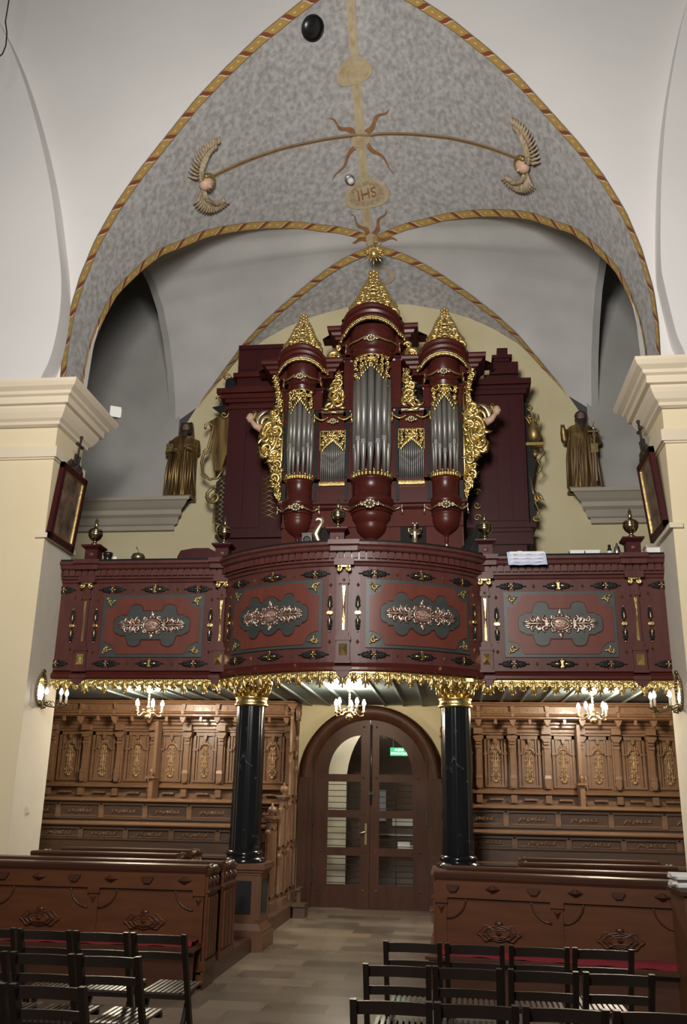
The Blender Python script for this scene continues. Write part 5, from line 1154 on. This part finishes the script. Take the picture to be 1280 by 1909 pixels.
for s, lab in ((-1, 'left'), (1, 'right')):
    Lf = thing('door_leaf', (0, 0, 0)); Lf.parent = D1
    b = MB()
    def bx(x0, x1, z0, z1, y0=-.02, y1=.04): b.box(min(s * x0, s * x1), max(s * x0, s * x1), y0, y1, z0, z1)
    xi, xo = .145, .665
    zt = zz(1444); bx(.004, xi, .01, DZ + .885 - .02); bx(xo, .893, .01, DZ)
    prev = .01
    for y1_, y0_ in rows_[::-1]: bx(xi, xo, prev, zz(y0_)); prev = zz(y1_)
    bx(xi, xo, prev, zt)
    n = 16; inn = [(s * (xi + (xo - xi) * math.cos(PI / 2 * i / n)), zt + .60 * math.sin(PI / 2 * i / n)) for i in range(n + 1)]
    inn2 = [(s * xo, zt - .25)] + inn + [(s * .004, zt + .60)]; m_ = len(inn2) - 1
    out = [(s * .893, zt - .25)] + [(s * .893 * math.cos(1.566 * i / (m_ - 1)), DZ + .893 * math.sin(1.566 * i / (m_ - 1))) for i in range(m_)]
    b.grid([[(p[0], .04, p[1]), (p[0], -.021, p[1]), (q[0], -.021, q[1]), (q[0], .04, q[1])] for p, q in zip(inn2, out)], False)
    b.box(min(s * .004, s * xi), max(s * .004, s * xi), -.0205, .04, DZ, zt + .61)
    b.build('panel', 'door', Lf, False)
    g = MB(); g.grid([[(p[0], .01, p[1]), (p[0], .01, zt)] for p in inn], False); g.build('glass_pane', 'glass', Lf)
    for y1_, y0_ in rows_:
        g = MB(); z0, z1 = zz(y0_), zz(y1_); g._add([(s * xi, .01, z0), (s * xo, .01, z0), (s * xo, .01, z1), (s * xi, .01, z1)], [(0, 1, 2, 3)]); g.build('glass_pane', 'glass', Lf)
        k = MB()
        for q in range(5): zb = lerp(z0, z1, (q + .3) / 4.8); k.tube([(s * xi, -.012, zb), (s * xo, -.012, zb)], .0055, 5)
        xv = lerp(s * xi, s * xo, .42 if s < 0 else .5); k.tube([(xv, -.005, z0), (xv, -.005, z1)], .006, 5); k.build('grille', 'blackshade', Lf)
    zs_ = [zz(1450), zz(1518), zz(1588), zz(1661), zz(1356)]
    for i, z in enumerate(zs_):
        for x in ((.10,) if i == 4 else (.10, .76)):
            k = MB(); k._add([(s * x - .022, -.02, z), (s * x, -.02, z - .022), (s * x + .022, -.02, z), (s * x, -.02, z + .022), (s * x, -.05, z)], [(0, 1, 4), (1, 2, 4), (2, 3, 4), (3, 0, 4)]); k.build('stud', 'steel', Lf)
    for z in (.35, 1.2, 2.05): k = MB(); k.box(s * .885 - .012, s * .885 + .012, -.06, -.02, z, z + .22); k.build('hinge', 'blackobj', Lf)
    if s < 0: k = MB(); k.box(-.075, -.045, -.03, -.02, zz(1575), zz(1535)); k.build('escutcheon', 'brassdark', Lf); k = MB(); k.tube([(-.06, -.03, zz(1550)), (-.06, -.07, zz(1550)), (-.10, -.075, zz(1552)), (-.18, -.07, zz(1554))], .011, 7); k.build('handle', 'steel', Lf)
    else: k = MB(); k.tube([(.02, -.04, DZ + .82), (.02, -.04, zz(1500))], .012, 6); k.box(-.02, .06, -.05, -.02, zz(1482), zz(1476)); k.build('bolt', 'blackobj', Lf)
# vestibule beyond the glass
b = MB(); xe = at(645, 1500, 16.2).x; b.box(-3.2, xe, 16.2, 16.35, 0, 1.85)
b.grid([[(-3.2, 16.2, 1.85 + 1.6 * t), (xe + .95 * (1 - math.cos(PI / 2 * t)), 16.2, 1.85 + 1.2 * math.sin(PI / 2 * t))] for t in [i / 12 for i in range(13)]], False); struct(b.build('wall_vestibule', 'pierside'))
b = MB(); b.box(-3.2, 3.2, 18.2, 18.3, 0, 4); b.box(-3.25, -3.2, 14.9, 18.2, 0, 4); b.box(3.2, 3.25, 14.9, 18.2, 0, 4); struct(b.build('wall_vestibule_back', 'stalldark'))
b = MB(); b.box(-3.2, 3.2, 14.9, 18.3, 3.6, 3.7); struct(b.build('ceiling_vestibule', 'pierside'))
l = bpy.data.lights.new('vestibule_lamp', 'POINT'); l.energy = 45; l.color = (1, .95, .85); l.shadow_soft_size = .2; o = bpy.data.objects.new('vestibule_lamp', l); C.objects.link(o); o.location = (-.3, 15.5, 3.2)
def board(nm, px0, px1, py0, py1, Y, m, label, cat):
    a, c = at(px0, py1, Y), at(px1, py0, Y); b = MB(); b.box(0, c.x - a.x, -.015, .015, 0, c.z - a.z); o = b.build(nm, m); o.location = a; return tag(o, label, cat)
T = thing('display_cabinet', (at(740, 1500, 17.6).x, 17.8, 0), 0, 'dark cabinet with pale blue and white contents seen through the right door glass', 'cabinet')
b = MB(); b.box(-.75, .75, 0, .35, 0, 2.0); b.box(-.8, .8, -.03, .35, 2.0, 2.06); b.build('body', 'stalldark', T)
b = MB(); b.box(-.42, -.22, -.04, 0, 1.2, 1.75); b.build('blue_poster', 'bluecloth', T); b = MB(); b.box(-.1, .5, -.04, 0, 1.12, 1.36); b.build('white_poster', 'paper', T); b = MB(); b.box(.0, .45, -.04, 0, .6, .78); b.build('white_poster', 'paper', T); b = MB(); b.box(-.42, .5, -.05, 0, .95, .98); b.build('shelf', 'steel', T)
board('notice', 741, 764, 1570, 1583, 14.86, 'paper', 'small white notice on the inside of the right door glass', 'notice')
T = thing('exit_sign', at(743.5, 1401.5, 15.9), 0, 'green emergency exit sign hanging beyond the right door glass', 'sign')
b = MB(); b.box(-.15, .15, -.01, .01, -.068, .068); b.build('panel', emit('sign_green', (.05, .42, .20), .9), T)
for tx, z in (('WYJŚCIE', .028), ('EWAKUACYJNE', -.030)):
    me = text_mesh(tx, .052, .002); me.materials.append(emit('sign_white', (.9, 1, .92), 1.6)); o = bpy.data.objects.new('lettering', me); C.objects.link(o); o.parent = T; o.location = (0, -.014, z); o.rotation_euler = (PI / 2, 0, 0); o.scale = (.75, 1, 1)
b = MB(); b.tube([(-.1, 0, .07), (-.1, 0, 3.6 - T.location.z)], .006, 5); b.tube([(.1, 0, .07), (.1, 0, 3.6 - T.location.z)], .006, 5); b.build('hanger', 'steel', T)

# ================================================================== CHANDELIERS AND SCONCES
def bulb_parts(P, pos, lit, sc_=1.0):
    b = MB(); b.M = Matrix.Translation(pos) @ Matrix.Scale(sc_, 4); b.lathe([(.014, 0), (.014, .085)], n=10); b.build('candle_tube', 'candle', P)
    b = MB(); b.M = Matrix.Translation(pos) @ Matrix.Scale(sc_, 4); b.lathe([(.012, .085), (.026, .108), (.025, .130), (.011, .165), (0, .175)], n=12); b.build('bulb', lit, P)
def chandelier(x, y, R_, n, label, zc=2.66, power=175):
    T = thing('chandelier', (x, y, 3.01), 0, label, 'chandelier', 'brass chandeliers under the gallery'); z0 = zc - 3.01
    b = MB(); b.lathe([(.05, 0), (.045, -.02), (.015, -.035)][::-1], n=14); k = 0; z = -.04
    while z > z0 + .16: b.tube([(.012 * math.cos(a_) * (k % 2), .012 * math.cos(a_) * ((k + 1) % 2), z - .013 + .015 * math.sin(a_)) for a_ in [2 * PI * i / 8 for i in range(9)]], .004, 4); z -= .022; k += 1
    b.build('chain', 'brass', T, False)
    b = MB(); b.lathe([(0, -.085), (.012, -.075), (.045, -.055), (.055, -.03), (.045, -.005), (.02, .01), (.018, .03), (.03, .045), (.02, .06), (.014, .10), (.028, .115), (.014, .13), (.008, .17), (0, .175)], (0, 0, z0), 16); b.build('stem', 'brass', T)
    for i in range(n):
        a_ = 2 * PI * (i + .25) / n; d = Vector((math.cos(a_), math.sin(a_), 0)); A = thing('arm', (0, 0, 0)); A.parent = T
        b = MB(); b.tube([d * .02 + Vector((0, 0, z0 + .03)), d * R_ * .4 + Vector((0, 0, z0 + .045)), d * R_ * .7 + Vector((0, 0, z0 - .01)), d * R_ * .95 + Vector((0, 0, z0 - .005)), d * R_ + Vector((0, 0, z0 + .04))], .007, 6)
        b.tube([d * R_ * .45 + Vector((0, 0, z0 + .04)), d * R_ * .5 + Vector((0, 0, z0 + .08)), d * R_ * .35 + Vector((0, 0, z0 + .08))], .005, 5)
        b.M = Matrix.Translation(d * R_ + Vector((0, 0, z0 + .04))); b.lathe([(.005, -.01), (.032, .0), (.034, .008), (.012, .012)], n=12); b.build('branch', 'brass', A)
        bulb_parts(A, d * R_ + Vector((0, 0, z0 + .045)), 'bulb', 1.0)
    l = bpy.data.lights.new('chandelier_light', 'POINT'); l.energy = power; l.color = (1, .86, .66); l.shadow_soft_size = R_ * .8; o = bpy.data.objects.new('chandelier_light', l); C.objects.link(o); o.location = (x, y, zc + .24)
    return T
chandelier(-3.06, 12.66, .19, 5, 'lit brass chandelier hanging before the left choir stall')
chandelier(-.16, 12.35, .20, 5, 'lit brass chandelier hanging before the doorway arch')
chandelier(3.09, 12.68, .19, 5, 'lit brass chandelier hanging before the right choir stall')
def sconce(sg, label):
    X = sg * 3.752; T = thing('wall_sconce', (X, 10.62, 2.62), 0, label, 'wall lamp', 'mirrored candle sconces on the piers')
    b = MB(); 
    for k in range(28):
        a_ = 2 * PI * k / 28; b.ell((-sg * .022, .125 * math.cos(a_), .17 + .185 * math.sin(a_)), (.016, .020, .024), 6, 4)
    b.tube([(-sg * .018, .125 * math.cos(a_), .17 + .185 * math.sin(a_)) for a_ in [2 * PI * k / 28 for k in range(29)]], .014, 6); b.ell((-sg * .03, 0, .385), (.02, .05, .03)); b.build('mirror_frame', 'brassdark', T)
    b = MB(); b.grid([[(-sg * .018, r_ * .125 * math.cos(a_), .17 + r_ * .185 * math.sin(a_)) for r_ in (0, 1)] for a_ in [2 * PI * k / 24 for k in range(25)]]); b.build('mirror', 'mirror', T)
    for k, (dx, dy) in enumerate(((.15, -.13), (.30, -.05), (.31, .09))):
        A = thing('arm', (0, 0, 0)); A.parent = T
        b = MB(); b.tube([(-sg * .02, 0, .02), (-sg * dx * .4, dy * .3, -.03), (-sg * dx * .75, dy * .8, -.045), (-sg * dx, dy, 0)], .009, 6); b.scroll(-sg * dx * .5, -.0, .035, 0, 1.1, 1, .006, dy * .5); b.M = Matrix.Translation((-sg * dx, dy, 0)); b.lathe([(.006, -.015), (.036, .0), (.036, .008), (.014, .012)], n=12); b.build('branch', 'brassdark', A)
        bulb_parts(A, Vector((-sg * dx, dy, .01)), 'deadbulb', 1.0)
    b = MB(); b.tube([(-sg * .03, 0, .02), (-sg * .05, 0, -.06), (-sg * .10, 0, -.04)], .014, 6); b.ell((-sg * .02, 0, .0), (.03, .04, .05)); b.build('bracket', 'brassdark', T)
sconce(-1, 'bronze sconce with oval mirror on the left pier'); sconce(1, 'bronze sconce with oval mirror on the right pier')
b = MB(); b.box(0, .012, -.04, .04, -.045, .045); b.box(.012, .018, -.018, .018, -.03, .03); one('light_switch', b, 'pierside', (-3.756, 10.68, 1.40), 'pale switch plate low on the left pier', 'switch')
T = thing('capital_camera', (-3.42, 11.30, 6.64), .5, 'small white box lamp on top of the left pier capital', 'lamp')
b = MB(); b.box(-.07, .07, -.03, .03, .02, .14); b.build('housing', 'whiteobj', T); b = MB(); b.box(-.09, .06, -.05, -.04, .0, .16); b.build('shade', 'paper', T); b = MB(); b.box(-.03, .03, -.02, .02, 0, .03); b.build('foot', 'steel', T)
# paintings
def painting(sg, Y0, Y1, z0, z1, label):
    T = thing('framed_painting', (sg * 3.71, (Y0 + Y1) / 2, z0), 0, label, 'painting'); w = (Y1 - Y0) / 2; h = z1 - z0
    K = Matrix.Rotation(-sg * .09, 4, 'Y')
    def q(): b = MB(); b.M = K; return b
    b = q()
    for y0_, y1_, a_, e in ((-w, w, 0, .075), (-w, w, h - .075, h), (-w, -w + .075, 0, h), (w - .075, w, 0, h)): b.box(-.03, .03, y0_, y1_, a_, e)
    b.build('frame', 'maroon', T)
    b = q(); i_ = .075
    for y0_, y1_, a_, e in ((-w + i_, w - i_, i_, i_ + .02), (-w + i_, w - i_, h - i_ - .02, h - i_), (-w + i_, -w + i_ + .02, i_, h - i_), (w - i_ - .02, w - i_, i_, h - i_)): b.box(-.024, .024, y0_, y1_, a_, e)
    b.build('gilt_slip', 'gold', T)
    b = q(); b.box(-.012, .012, -w + i_, w - i_, i_, h - i_); b.build('canvas', 'canvas', T)
    b = q(); 
    for k in range(9): u = k / 4 - 1; b.ell((0, u * w * .55, h + .03 + .10 * (1 - abs(u))), (.022, .035, .05 + .02 * (k % 2)), 7, 5)
    for s in (-1, 1): b.tube([(0, s * w * .5, h), (0, s * w * .42, h + .09), (0, s * w * .15, h + .08), (0, s * .04, h + .22)], [.02, .025, .02, .03], 6)
    b.tube([(0, 0, h + .1), (0, 0, h + .46)], .016, 6); b.tube([(0, -.07, h + .36), (0, .07, h + .36)], .014, 6)
    for yy, zz_ in ((-.08, .36), (.08, .36), (0, .475)): b.ell((0, yy, h + zz_), .026, 7, 5)
    b.build('crest', 'hair', T)
painting(-1, 10.24, 10.99, 4.60, 5.60, 'framed painting with carved cross crest on the left pier'); painting(1, 10.38, 11.12, 4.66, 5.66, 'framed painting with carved cross crest on the right pier')

# ================================================================== STATUES
def statue(sg, label):
    x0 = sg * 3.46; T = thing('saint_statue', (x0, 14.62, 6.532), 0, label, 'statue'); r_ = random.Random(3 + sg)
    b = MB(); rows = []; H = [(.0, .235, .14), (.12, .24, .15), (.35, .235, .15), (.6, .23, .15), (.85, .24, .155), (1.0, .255, .15), (1.10, .245, .13), (1.17, .17, .10), (1.20, .08, .075), (1.26, .065, .065)]
    for z, w_, d_ in H:
        rows.append([((w_ * (1 + (.07 * math.sin(13 * a_ + sg) + .04 * math.sin(7 * a_ + z * 2)) * max(0, 1 - z / 1.1))) * math.cos(a_) + .02 * math.sin(z * 2.5), (d_ * (1 + .08 * math.sin(13 * a_ + 1) * max(0, 1 - z / 1.1))) * math.sin(a_), z) for a_ in [2 * PI * i / 64 for i in range(65)]])
    b.grid([[(0, 0, 0)] * 65] + rows + [[(0, 0, 1.27)] * 65]); b.ell((.03, -.01, 1.33), (.072, .082, .10), 14, 10); b.ell((.03, -.095, 1.325), (.015, .025, .025)); b.ell((.03, -.08, 1.285), (.03, .02, .012)); b.ell((.0, -.082, 1.35), (.014, .012, .01)); b.ell((.06, -.082, 1.35), (.014, .012, .01))
    # arms
    def arm(S_, E2, Hn): b.tube([S_, lerp(Vector(S_), Vector(E2), .5) + Vector((0, -.0, -.01)), E2], [.075, .07, .06], 10); b.tube([E2, lerp(Vector(E2), Vector(Hn), .6), Hn], [.062, .055, .036], 10); b.ell(E2, .062, 8, 6)
    if sg < 0: HL, HR = (-.06, -.20, .86), (.12, -.20, .90); arm((-.20, 0, 1.08), (-.25, -.05, .86), HL); arm((.22, 0, 1.08), (.27, -.05, .88), HR)
    else: HL, HR = (-.30, -.14, 1.12), (.20, -.20, .92); arm((-.20, 0, 1.08), (-.27, -.06, .90), HL); arm((.22, 0, 1.08), (.28, -.05, .86), HR)
    o = b.build('robed_body', 'robe' , T, False); m_ = o.modifiers.new('r', 'REMESH'); m_.mode = 'VOXEL'; m_.voxel_size = .011; m_.use_smooth_shade = True
    b = MB()
    for hx in (HL, HR):
        v = Vector(hx); b.ell(v, (.036, .03, .026), 10, 7)
        for k in range(4): b.tube([v + Vector((.02 - .014 * k, -.02, .012)), v + Vector((.022 - .016 * k, -.05, .01)), v + Vector((.02 - .015 * k, -.062, -.016))], [.009, .008, .006], 6)
        b.tube([v + Vector((-.028, -.005, .0)), v + Vector((-.034, -.03, .02))], [.010, .007], 6)
    b.ell((.03, -.02, 1.332), (.068, .082, .094), 14, 10); b.ell((.03, -.108, 1.325), (.012, .022, .024)); b.build('hand', 'statskin', T)
    b = MB(); bl = .13 if sg < 0 else .24
    for k in range(14):
        a_ = PI * k / 13; b.ell((.03 + .075 * math.cos(a_), .005, 1.36 + .065 * math.sin(a_)), (.032, .05, .036), 7, 5); b.ell((.03 + .078 * math.cos(a_), .02, 1.30), (.024, .04, .06), 7, 5)
    for k in range(13):
        u = k / 6 - 1; b.tube([(.03 + u * .062, -.065 + abs(u) * .03, 1.295), (.03 + u * .058, -.11 + abs(u) * .04, 1.25), (.03 + u * .03, -.13, 1.27 - bl)], [.018, .022, .008], 6)
    b.build('hair_and_beard', 'hair', T, False)
    b = MB()      # mantle folds
    for k in range(11):
        u = k / 10; xx = lerp(-.25, .25, u); y = -.14 * math.sqrt(max(0, 1 - (xx / .27) ** 2)) - .01; b.tube([(xx * .85 + .02, y, 1.02 - .15 * (1 - abs(2 * u - 1))), (xx * .98 + .02 * math.sin(k), y - .025, .55), (xx * 1.05 + .03 * math.sin(k * 2), y - .02, .03)], [.012, .026, .020], 6)
    b.build('mantle', 'robe' if sg < 0 else 'robedark', T, False)
    if sg < 0: 
        b = MB(); b.box(-.25, -.13, -.20, -.15, .84, .98); b.build('book', 'gold', T)
        b = MB(); rows = [[((.105 + .05 * t) * math.cos(a_) + .03, (.10) * math.sin(a_) + .035, 1.46 - .36 * t ** 1.1 - (.0)) for a_ in [-.45 + (PI + .9) * i / 18 for i in range(19)]] for t in [j / 6 for j in range(7)]]; b.grid([[(.03, .03, 1.475)] * 19] + rows); b.build('hood', 'robedark', T)
    else:
        b = MB(); b.box(.175, .20, -.245, -.235, .10, .98); b.box(.09, .285, -.25, -.23, .965, .99); b.tube([(.1875, -.24, .98), (.1875, -.24, 1.13)], .012, 6); b.ell((.1875, -.24, 1.14), .022, 7, 5); b.build('sword', 'silver', T)
        b = MB(); b.box(.13, .25, -.20, -.15, .62, .78); b.build('book', 'gold', T)
    b = MB(); b.box(-.25, .25, -.17, .16, 0, .035); b.build('plinth', 'robedark', T)
statue(-1, 'hooded bearded saint in gilded robe on the left impost'); statue(1, 'long bearded saint holding a sword on the right impost')

# ================================================================== PEWS
def pew(x0, x1, Y, label, rz=0, ornate=False, ends='r', depth=.45, origin=None):
    T = thing('church_pew', (origin or ((x0 + x1) / 2, Y))[:2] + (0,), rz, label, 'pew'); ox, oy = (origin or ((x0 + x1) / 2, Y))[:2]
    def B(): b = MB(); b.M = Matrix.Translation((-ox, -oy, 0)); return b
    b = B(); b.box(x0, x1, Y, Y + .035, .12 if ornate else .152, .93); b.build('backrest', 'pew', T)
    b = B(); b.prismx([(Y - .035, .955), (Y - .045, .985), (Y - .03, 1.0), (Y + .16, 1.0), (Y + .17, .97), (Y + .04, .93), (Y - .02, .93)], x0 - .01, x1 + .01); b.build('top_rail', 'pewdark', T)
    if ornate:
        b = B(); b.box(x0, x1, Y - .02, Y, .80, .935); b.box(x0, x1, Y - .026, Y, .795, .805); b.build('upper_board', 'pew', T)
        n = 6
        for i in range(n):
            x = lerp(x0, x1, (i + .45) / n); b = B(); w_ = .035 if i % 2 else .05
            if i % 2: b._add([(x - .07, Y - .02, .872), (x, Y - .02, .835), (x + .07, Y - .02, .872), (x, Y - .02, .91), (x - .02, Y - .06, .872), (x + .02, Y - .06, .872)], [(0, 1, 4), (1, 2, 5), (1, 5, 4), (2, 3, 5), (3, 0, 4), (3, 4, 5)])
            else: b.prism([(x - .055, .90), (x + .055, .90), (x + .055, .885), (x + .025, .845), (x - .025, .845), (x - .055, .885)], Y - .045, Y - .02)
            b.build('raised_boss', 'pewdark', T)
        L = x1 - x0; stx = [x0 + .05, x0 + L * .5, x1 - .05]
        for x in stx: b = B(); b.box(x - .045, x + .045, Y - .014, Y, .14, .80); b.box(x - .055, x + .055, Y - .03, Y - .01, .75, .80); b._add([(x - .035, Y - .015, .73), (x + .035, Y - .015, .73), (x, Y - .015, .66), (x, Y - .05, .71)], [(0, 1, 3), (1, 2, 3), (2, 0, 3)]); b.build('stile', 'pew', T)
        for x, s in ((stx[0], 1), (stx[1], -1), (stx[1], 1), (stx[2], -1)):
            b = B(); b.tube([(x + s * (.045 + .17 * math.sin(a_)), Y - .008, .80 - .17 * math.cos(a_)) for a_ in [PI / 2 * i / 8 for i in range(9)]], .008, 5); b.build('corner_moulding', 'pewdark', T)
        for cx in ((stx[0] + stx[1]) / 2, (stx[1] + stx[2]) / 2):
            P = thing('carved_cartouche', (0, 0, 0)); P.parent = T
            for k, (sc_, d) in enumerate(((1, .012), (.74, .022), (.48, .030))):
                b = B(); pts = []
                for i in range(48):
                    a_ = 2 * PI * i / 48; rx, rz_ = .175, .062 * (1 - .16 * math.cos(4 * a_) + .14 * math.cos(8 * a_)); pts.append((cx + sc_ * rx * math.cos(a_) * (1 + .05 * math.cos(6 * a_)), .53 + sc_ * rz_ * math.sin(a_)))
                b.prism(pts, Y - d, Y); b.tube([(p[0], Y - d, p[1]) for p in pts + pts[:1]], .008, 5); b.build('relief', 'pewdark' if k % 2 else 'pew', P)
            b = B(); b._add([(cx - .03, Y - .03, .53), (cx, Y - .03, .50), (cx + .03, Y - .03, .53), (cx, Y - .03, .56), (cx, Y - .055, .53)], [(0, 1, 4), (1, 2, 4), (2, 3, 4), (3, 0, 4)]); b.ell((cx, Y - .012, .605), (.035, .012, .02)); b.build('boss', 'pewdark', P)
        b = B(); b.box(x0, x1, Y - .33, Y + .0, .335, .375); b.prismx([(Y - .36, .345), (Y - .36, .37), (Y - .33, .38), (Y - .30, .375), (Y - .30, .34)], x0 - .02, x1 + .02); b.box(x0, x1, Y - .27, Y - .25, 0.0, .34); b.build('seat', 'pewdark', T)
        b = B(); n = 30
        b.grid([[(lerp(x0 + .02, x1 - .02, i / n), Y - .30 + .02 * (j in (0,)) + .27 * (j - 0) / 6, .376 + (.035 if 0 < j < 6 else 0) + .006 * math.sin(i * 1.3 + j)) for j in range(7)] for i in range(n + 1)]); o = b.build('seat_cushion', 'cushion', T)
    else:
        b = B(); b.box(x0, x1, Y + .04, Y + .40, .42, .45); b.build('seat', 'pewdark', T)
    def end(x, Ya, Yb):
        E_ = thing('pew_end', (0, 0, 0)); E_.parent = T; b = B(); b.box(x - .035, x + .035, Ya, Yb, .0 if ornate else .15, .94); b.box(x - .05, x + .05, Ya - .01, Yb + .01, .15, .20); b.box(x - .045, x + .045, Ya - .01, Yb + .01, .20, .225)
        w_ = Yb - Ya
        for f0, f1 in ((.06, .16), (.24, .42), (.52, .70), (.80, .92)): b.box(x + .035, x + .052, Ya + w_ * f0, Ya + w_ * f1, .25, .74)
        b.box(x - .05, x + .055, Ya - .01, Yb + .01, .775, .80); b.build('board', 'pew', E_)
        b = B()
        for q in (.15, .5, .85): b.ell((x + .02, Ya + w_ * q, .86), (.045, .035, .05), 8, 6)
        b.tube([(x + .02, Ya - .01, .94), (x + .02, Ya + w_ * .5, .97), (x + .02, Yb, .94)], [.03, .04, .03], 8)
        for q in (.2, .8): b.ell((x + .01, Ya + w_ * q, .96), (.04, .045, .04), 8, 6)
        b.build('scroll_top', 'pewdark', E_)
    if 'r' in ends: end(x1 - .01, Y - (.0), Y + depth)
    if 'l' in ends: end(x0 + .01, Y - (.0), Y + depth)
    return T
pew(-3.02, -.99, 8.45, 'front left pew with two carved cartouches and red cushion on its seat', ornate=True, ends='r', depth=.36)
pew(-3.6, -.99, 9.02, 'second pew on the left, directly behind the cushioned front pew', depth=.50)
pew(-3.3, -1.72, 9.95, 'shorter third pew on the left, behind the black column', ends='rl')
pew(-3.3, -1.80, 10.75, 'rearmost left pew just before the stalls', ends='r')
pew(1.04, 3.10, 8.55, 'front right pew with two carved cartouches and red cushion on its seat', rz=-math.radians(11), ornate=True, ends='l', depth=.36, origin=(1.04, 8.55))
pew(1.10, 3.5, 9.2, 'second pew on the right, directly behind the cushioned front pew', rz=-math.radians(5), ends='lr', origin=(1.1, 9.2))
pew(1.90, 3.4, 10.0, 'shorter third pew on the right, behind the black column', ends='lr')
pew(1.95, 3.4, 10.8, 'rearmost right pew just before the stalls', ends='l')
for sg, lab in ((-1, 'left'), (1, 'right')):
    b = MB(); a, e = sorted((sg * .985, sg * 3.7)); b.box(a, e, 8.83 if sg < 0 else 9.0, 10.48, 0, .15); a, e = sorted((sg * 1.6, sg * 3.7)); b.box(a, e, 10.48, 11.6, 0, .15); o = b.build('pew_platform', 'pewdark'); tag(o, 'low dark wooden platform under the ' + lab + ' pews along the aisle', 'platform')

# ================================================================== FOLDING CHAIRS
def make_chair():
    T = thing('folding_chair', (0, 0, 0), 0, 'x', 'chair')
    for s in (-1, 1):
        b = MB(); x = s * .158; b._add([(x + dx, y + dy, z) for (y, z) in ((.36, 0), (0.0, .80)) for dx in (-.014, .014) for dy in (-.02, .02)], [(0, 1, 3, 2), (4, 6, 7, 5), (0, 4, 5, 1), (2, 3, 7, 6), (0, 2, 6, 4), (1, 5, 7, 3)]); b.build('back_post', 'chair', T)
        b = MB(); x = s * .128; b._add([(x + dx, y + dy, z) for (y, z) in ((.0, 0), (.30, .44)) for dx in (-.012, .012) for dy in (-.018, .018)], [(0, 1, 3, 2), (4, 6, 7, 5), (0, 4, 5, 1), (2, 3, 7, 6), (0, 2, 6, 4), (1, 5, 7, 3)]); b.build('leg', 'chair', T)
    for z, h in ((.735, .05), (.645, .04)):
        b = MB(); y0 = .36 * (1 - z / .8)
        b.grid([[(x, y0 + .012 - .016 * math.cos(x / .15 * PI / 2) * -1 + dy, z + dz) for dy, dz in ((-.008, 0), (-.008, h), (.008, h), (.008, 0), (-.008, 0))] for x in [-.148 + .296 * i / 8 for i in range(9)]], False); b.build('back_slat', 'chair', T)
    b = MB(); b.box(-.145, .145, .16, .185, .415, .44); b.box(-.145, .145, .50, .525, .415, .44); b.build('seat_rail', 'chair', T)
    for i in range(9):
        b = MB(); x = -.128 + i * .032; b.box(x - .010, x + .010, .155, .54, .44, .454); b.build('seat_slat', 'slat', T)
    b = MB(); b.box(-.125, .125, .06, .08, .09, .12); b.build('stretcher', 'chair', T)
    return T
c0 = make_chair(); used = False
rows_l = [(5.80, (-1.66, -1.295, -.935, -.575), 'row nearest the left pew'), (4.99, (-1.31, -.945, -.585), 'middle row on the left'), (4.20, (-.93, -.565), 'nearest row on the left')]
rows_r = [(5.84, (.95, 1.31, 1.68, 2.04), 'row nearest the right pew'), (5.05, (.905, 1.255, 1.63, 1.995), 'middle row on the right'), (4.20, (.93, 1.28, 1.64, 2.0), 'nearest row on the right')]
NM = {4: ('leftmost', 'second from the left', 'third from the left', 'rightmost'), 3: ('leftmost', 'middle', 'rightmost'), 2: ('left', 'right')}
for rows, side in ((rows_l, -1), (rows_r, 1)):
    for y, xs_, lab in rows:
        for i, x in enumerate(xs_):
            c = c0 if not used else copy_tree(c0); used = True
            c.location = (x, y, 0); c.rotation_euler = (0, 0, rnd.uniform(-.02, .02) + (.12 if (side < 0 and i == 0 and y > 5.5) else 0)); c['label'] = f'dark slatted folding chair, {NM[len(xs_)][i]} in the {lab}'; c['group'] = 'dark folding chairs in front of the pews'
# ================================================================== STAND WITH PAPERS AT THE RIGHT EDGE
T = thing('literature_stand', (3.12, 7.7, 0), 0, 'wooden stand at the right edge beside the right pew', 'stand')
b = MB(); b.box(-.22, .22, -.2, .2, 0, .93); b.box(-.235, -.19, -.22, .22, 0, .95); b.build('body', 'wood', T); b = MB(); b.box(-.26, .26, -.25, .25, .95, .98); b.build('top', 'pewdark', T)
for k in range(6):
    b = MB(); b.box(-.16, .16, -.12, .12, 0, .018); o = b.build('booklet', 'paper' if k % 3 else 'steel'); o.location = (3.03 - .012 * (k % 3), 7.7, .981 + .0185 * k); o.rotation_euler = (0, 0, .12 * math.sin(k * 2.1)); tag(o, 'pale booklet, ' + ('lowest', 'second from the bottom', 'third from the bottom', 'fourth from the bottom', 'second from the top', 'topmost')[k] + ' in the stack on the right stand', 'booklet', 'booklets stacked on the right stand')
# ================================================================== HANGING WIRE TOP LEFT
b = MB(); q = [at(x, y, 8.6) for x, y in ((10, 40), (13, 62), (11, 85), (5, 100), (-4, 108))]; b.tube(q, .009, 5); b.tube([q[0], q[0] + Vector((0, 0, 1.5))], .009, 5); o = b.build('hanging_cable', 'blackshade'); tag(o, 'thin dark cable hanging at the upper left by the nave vault', 'cable')
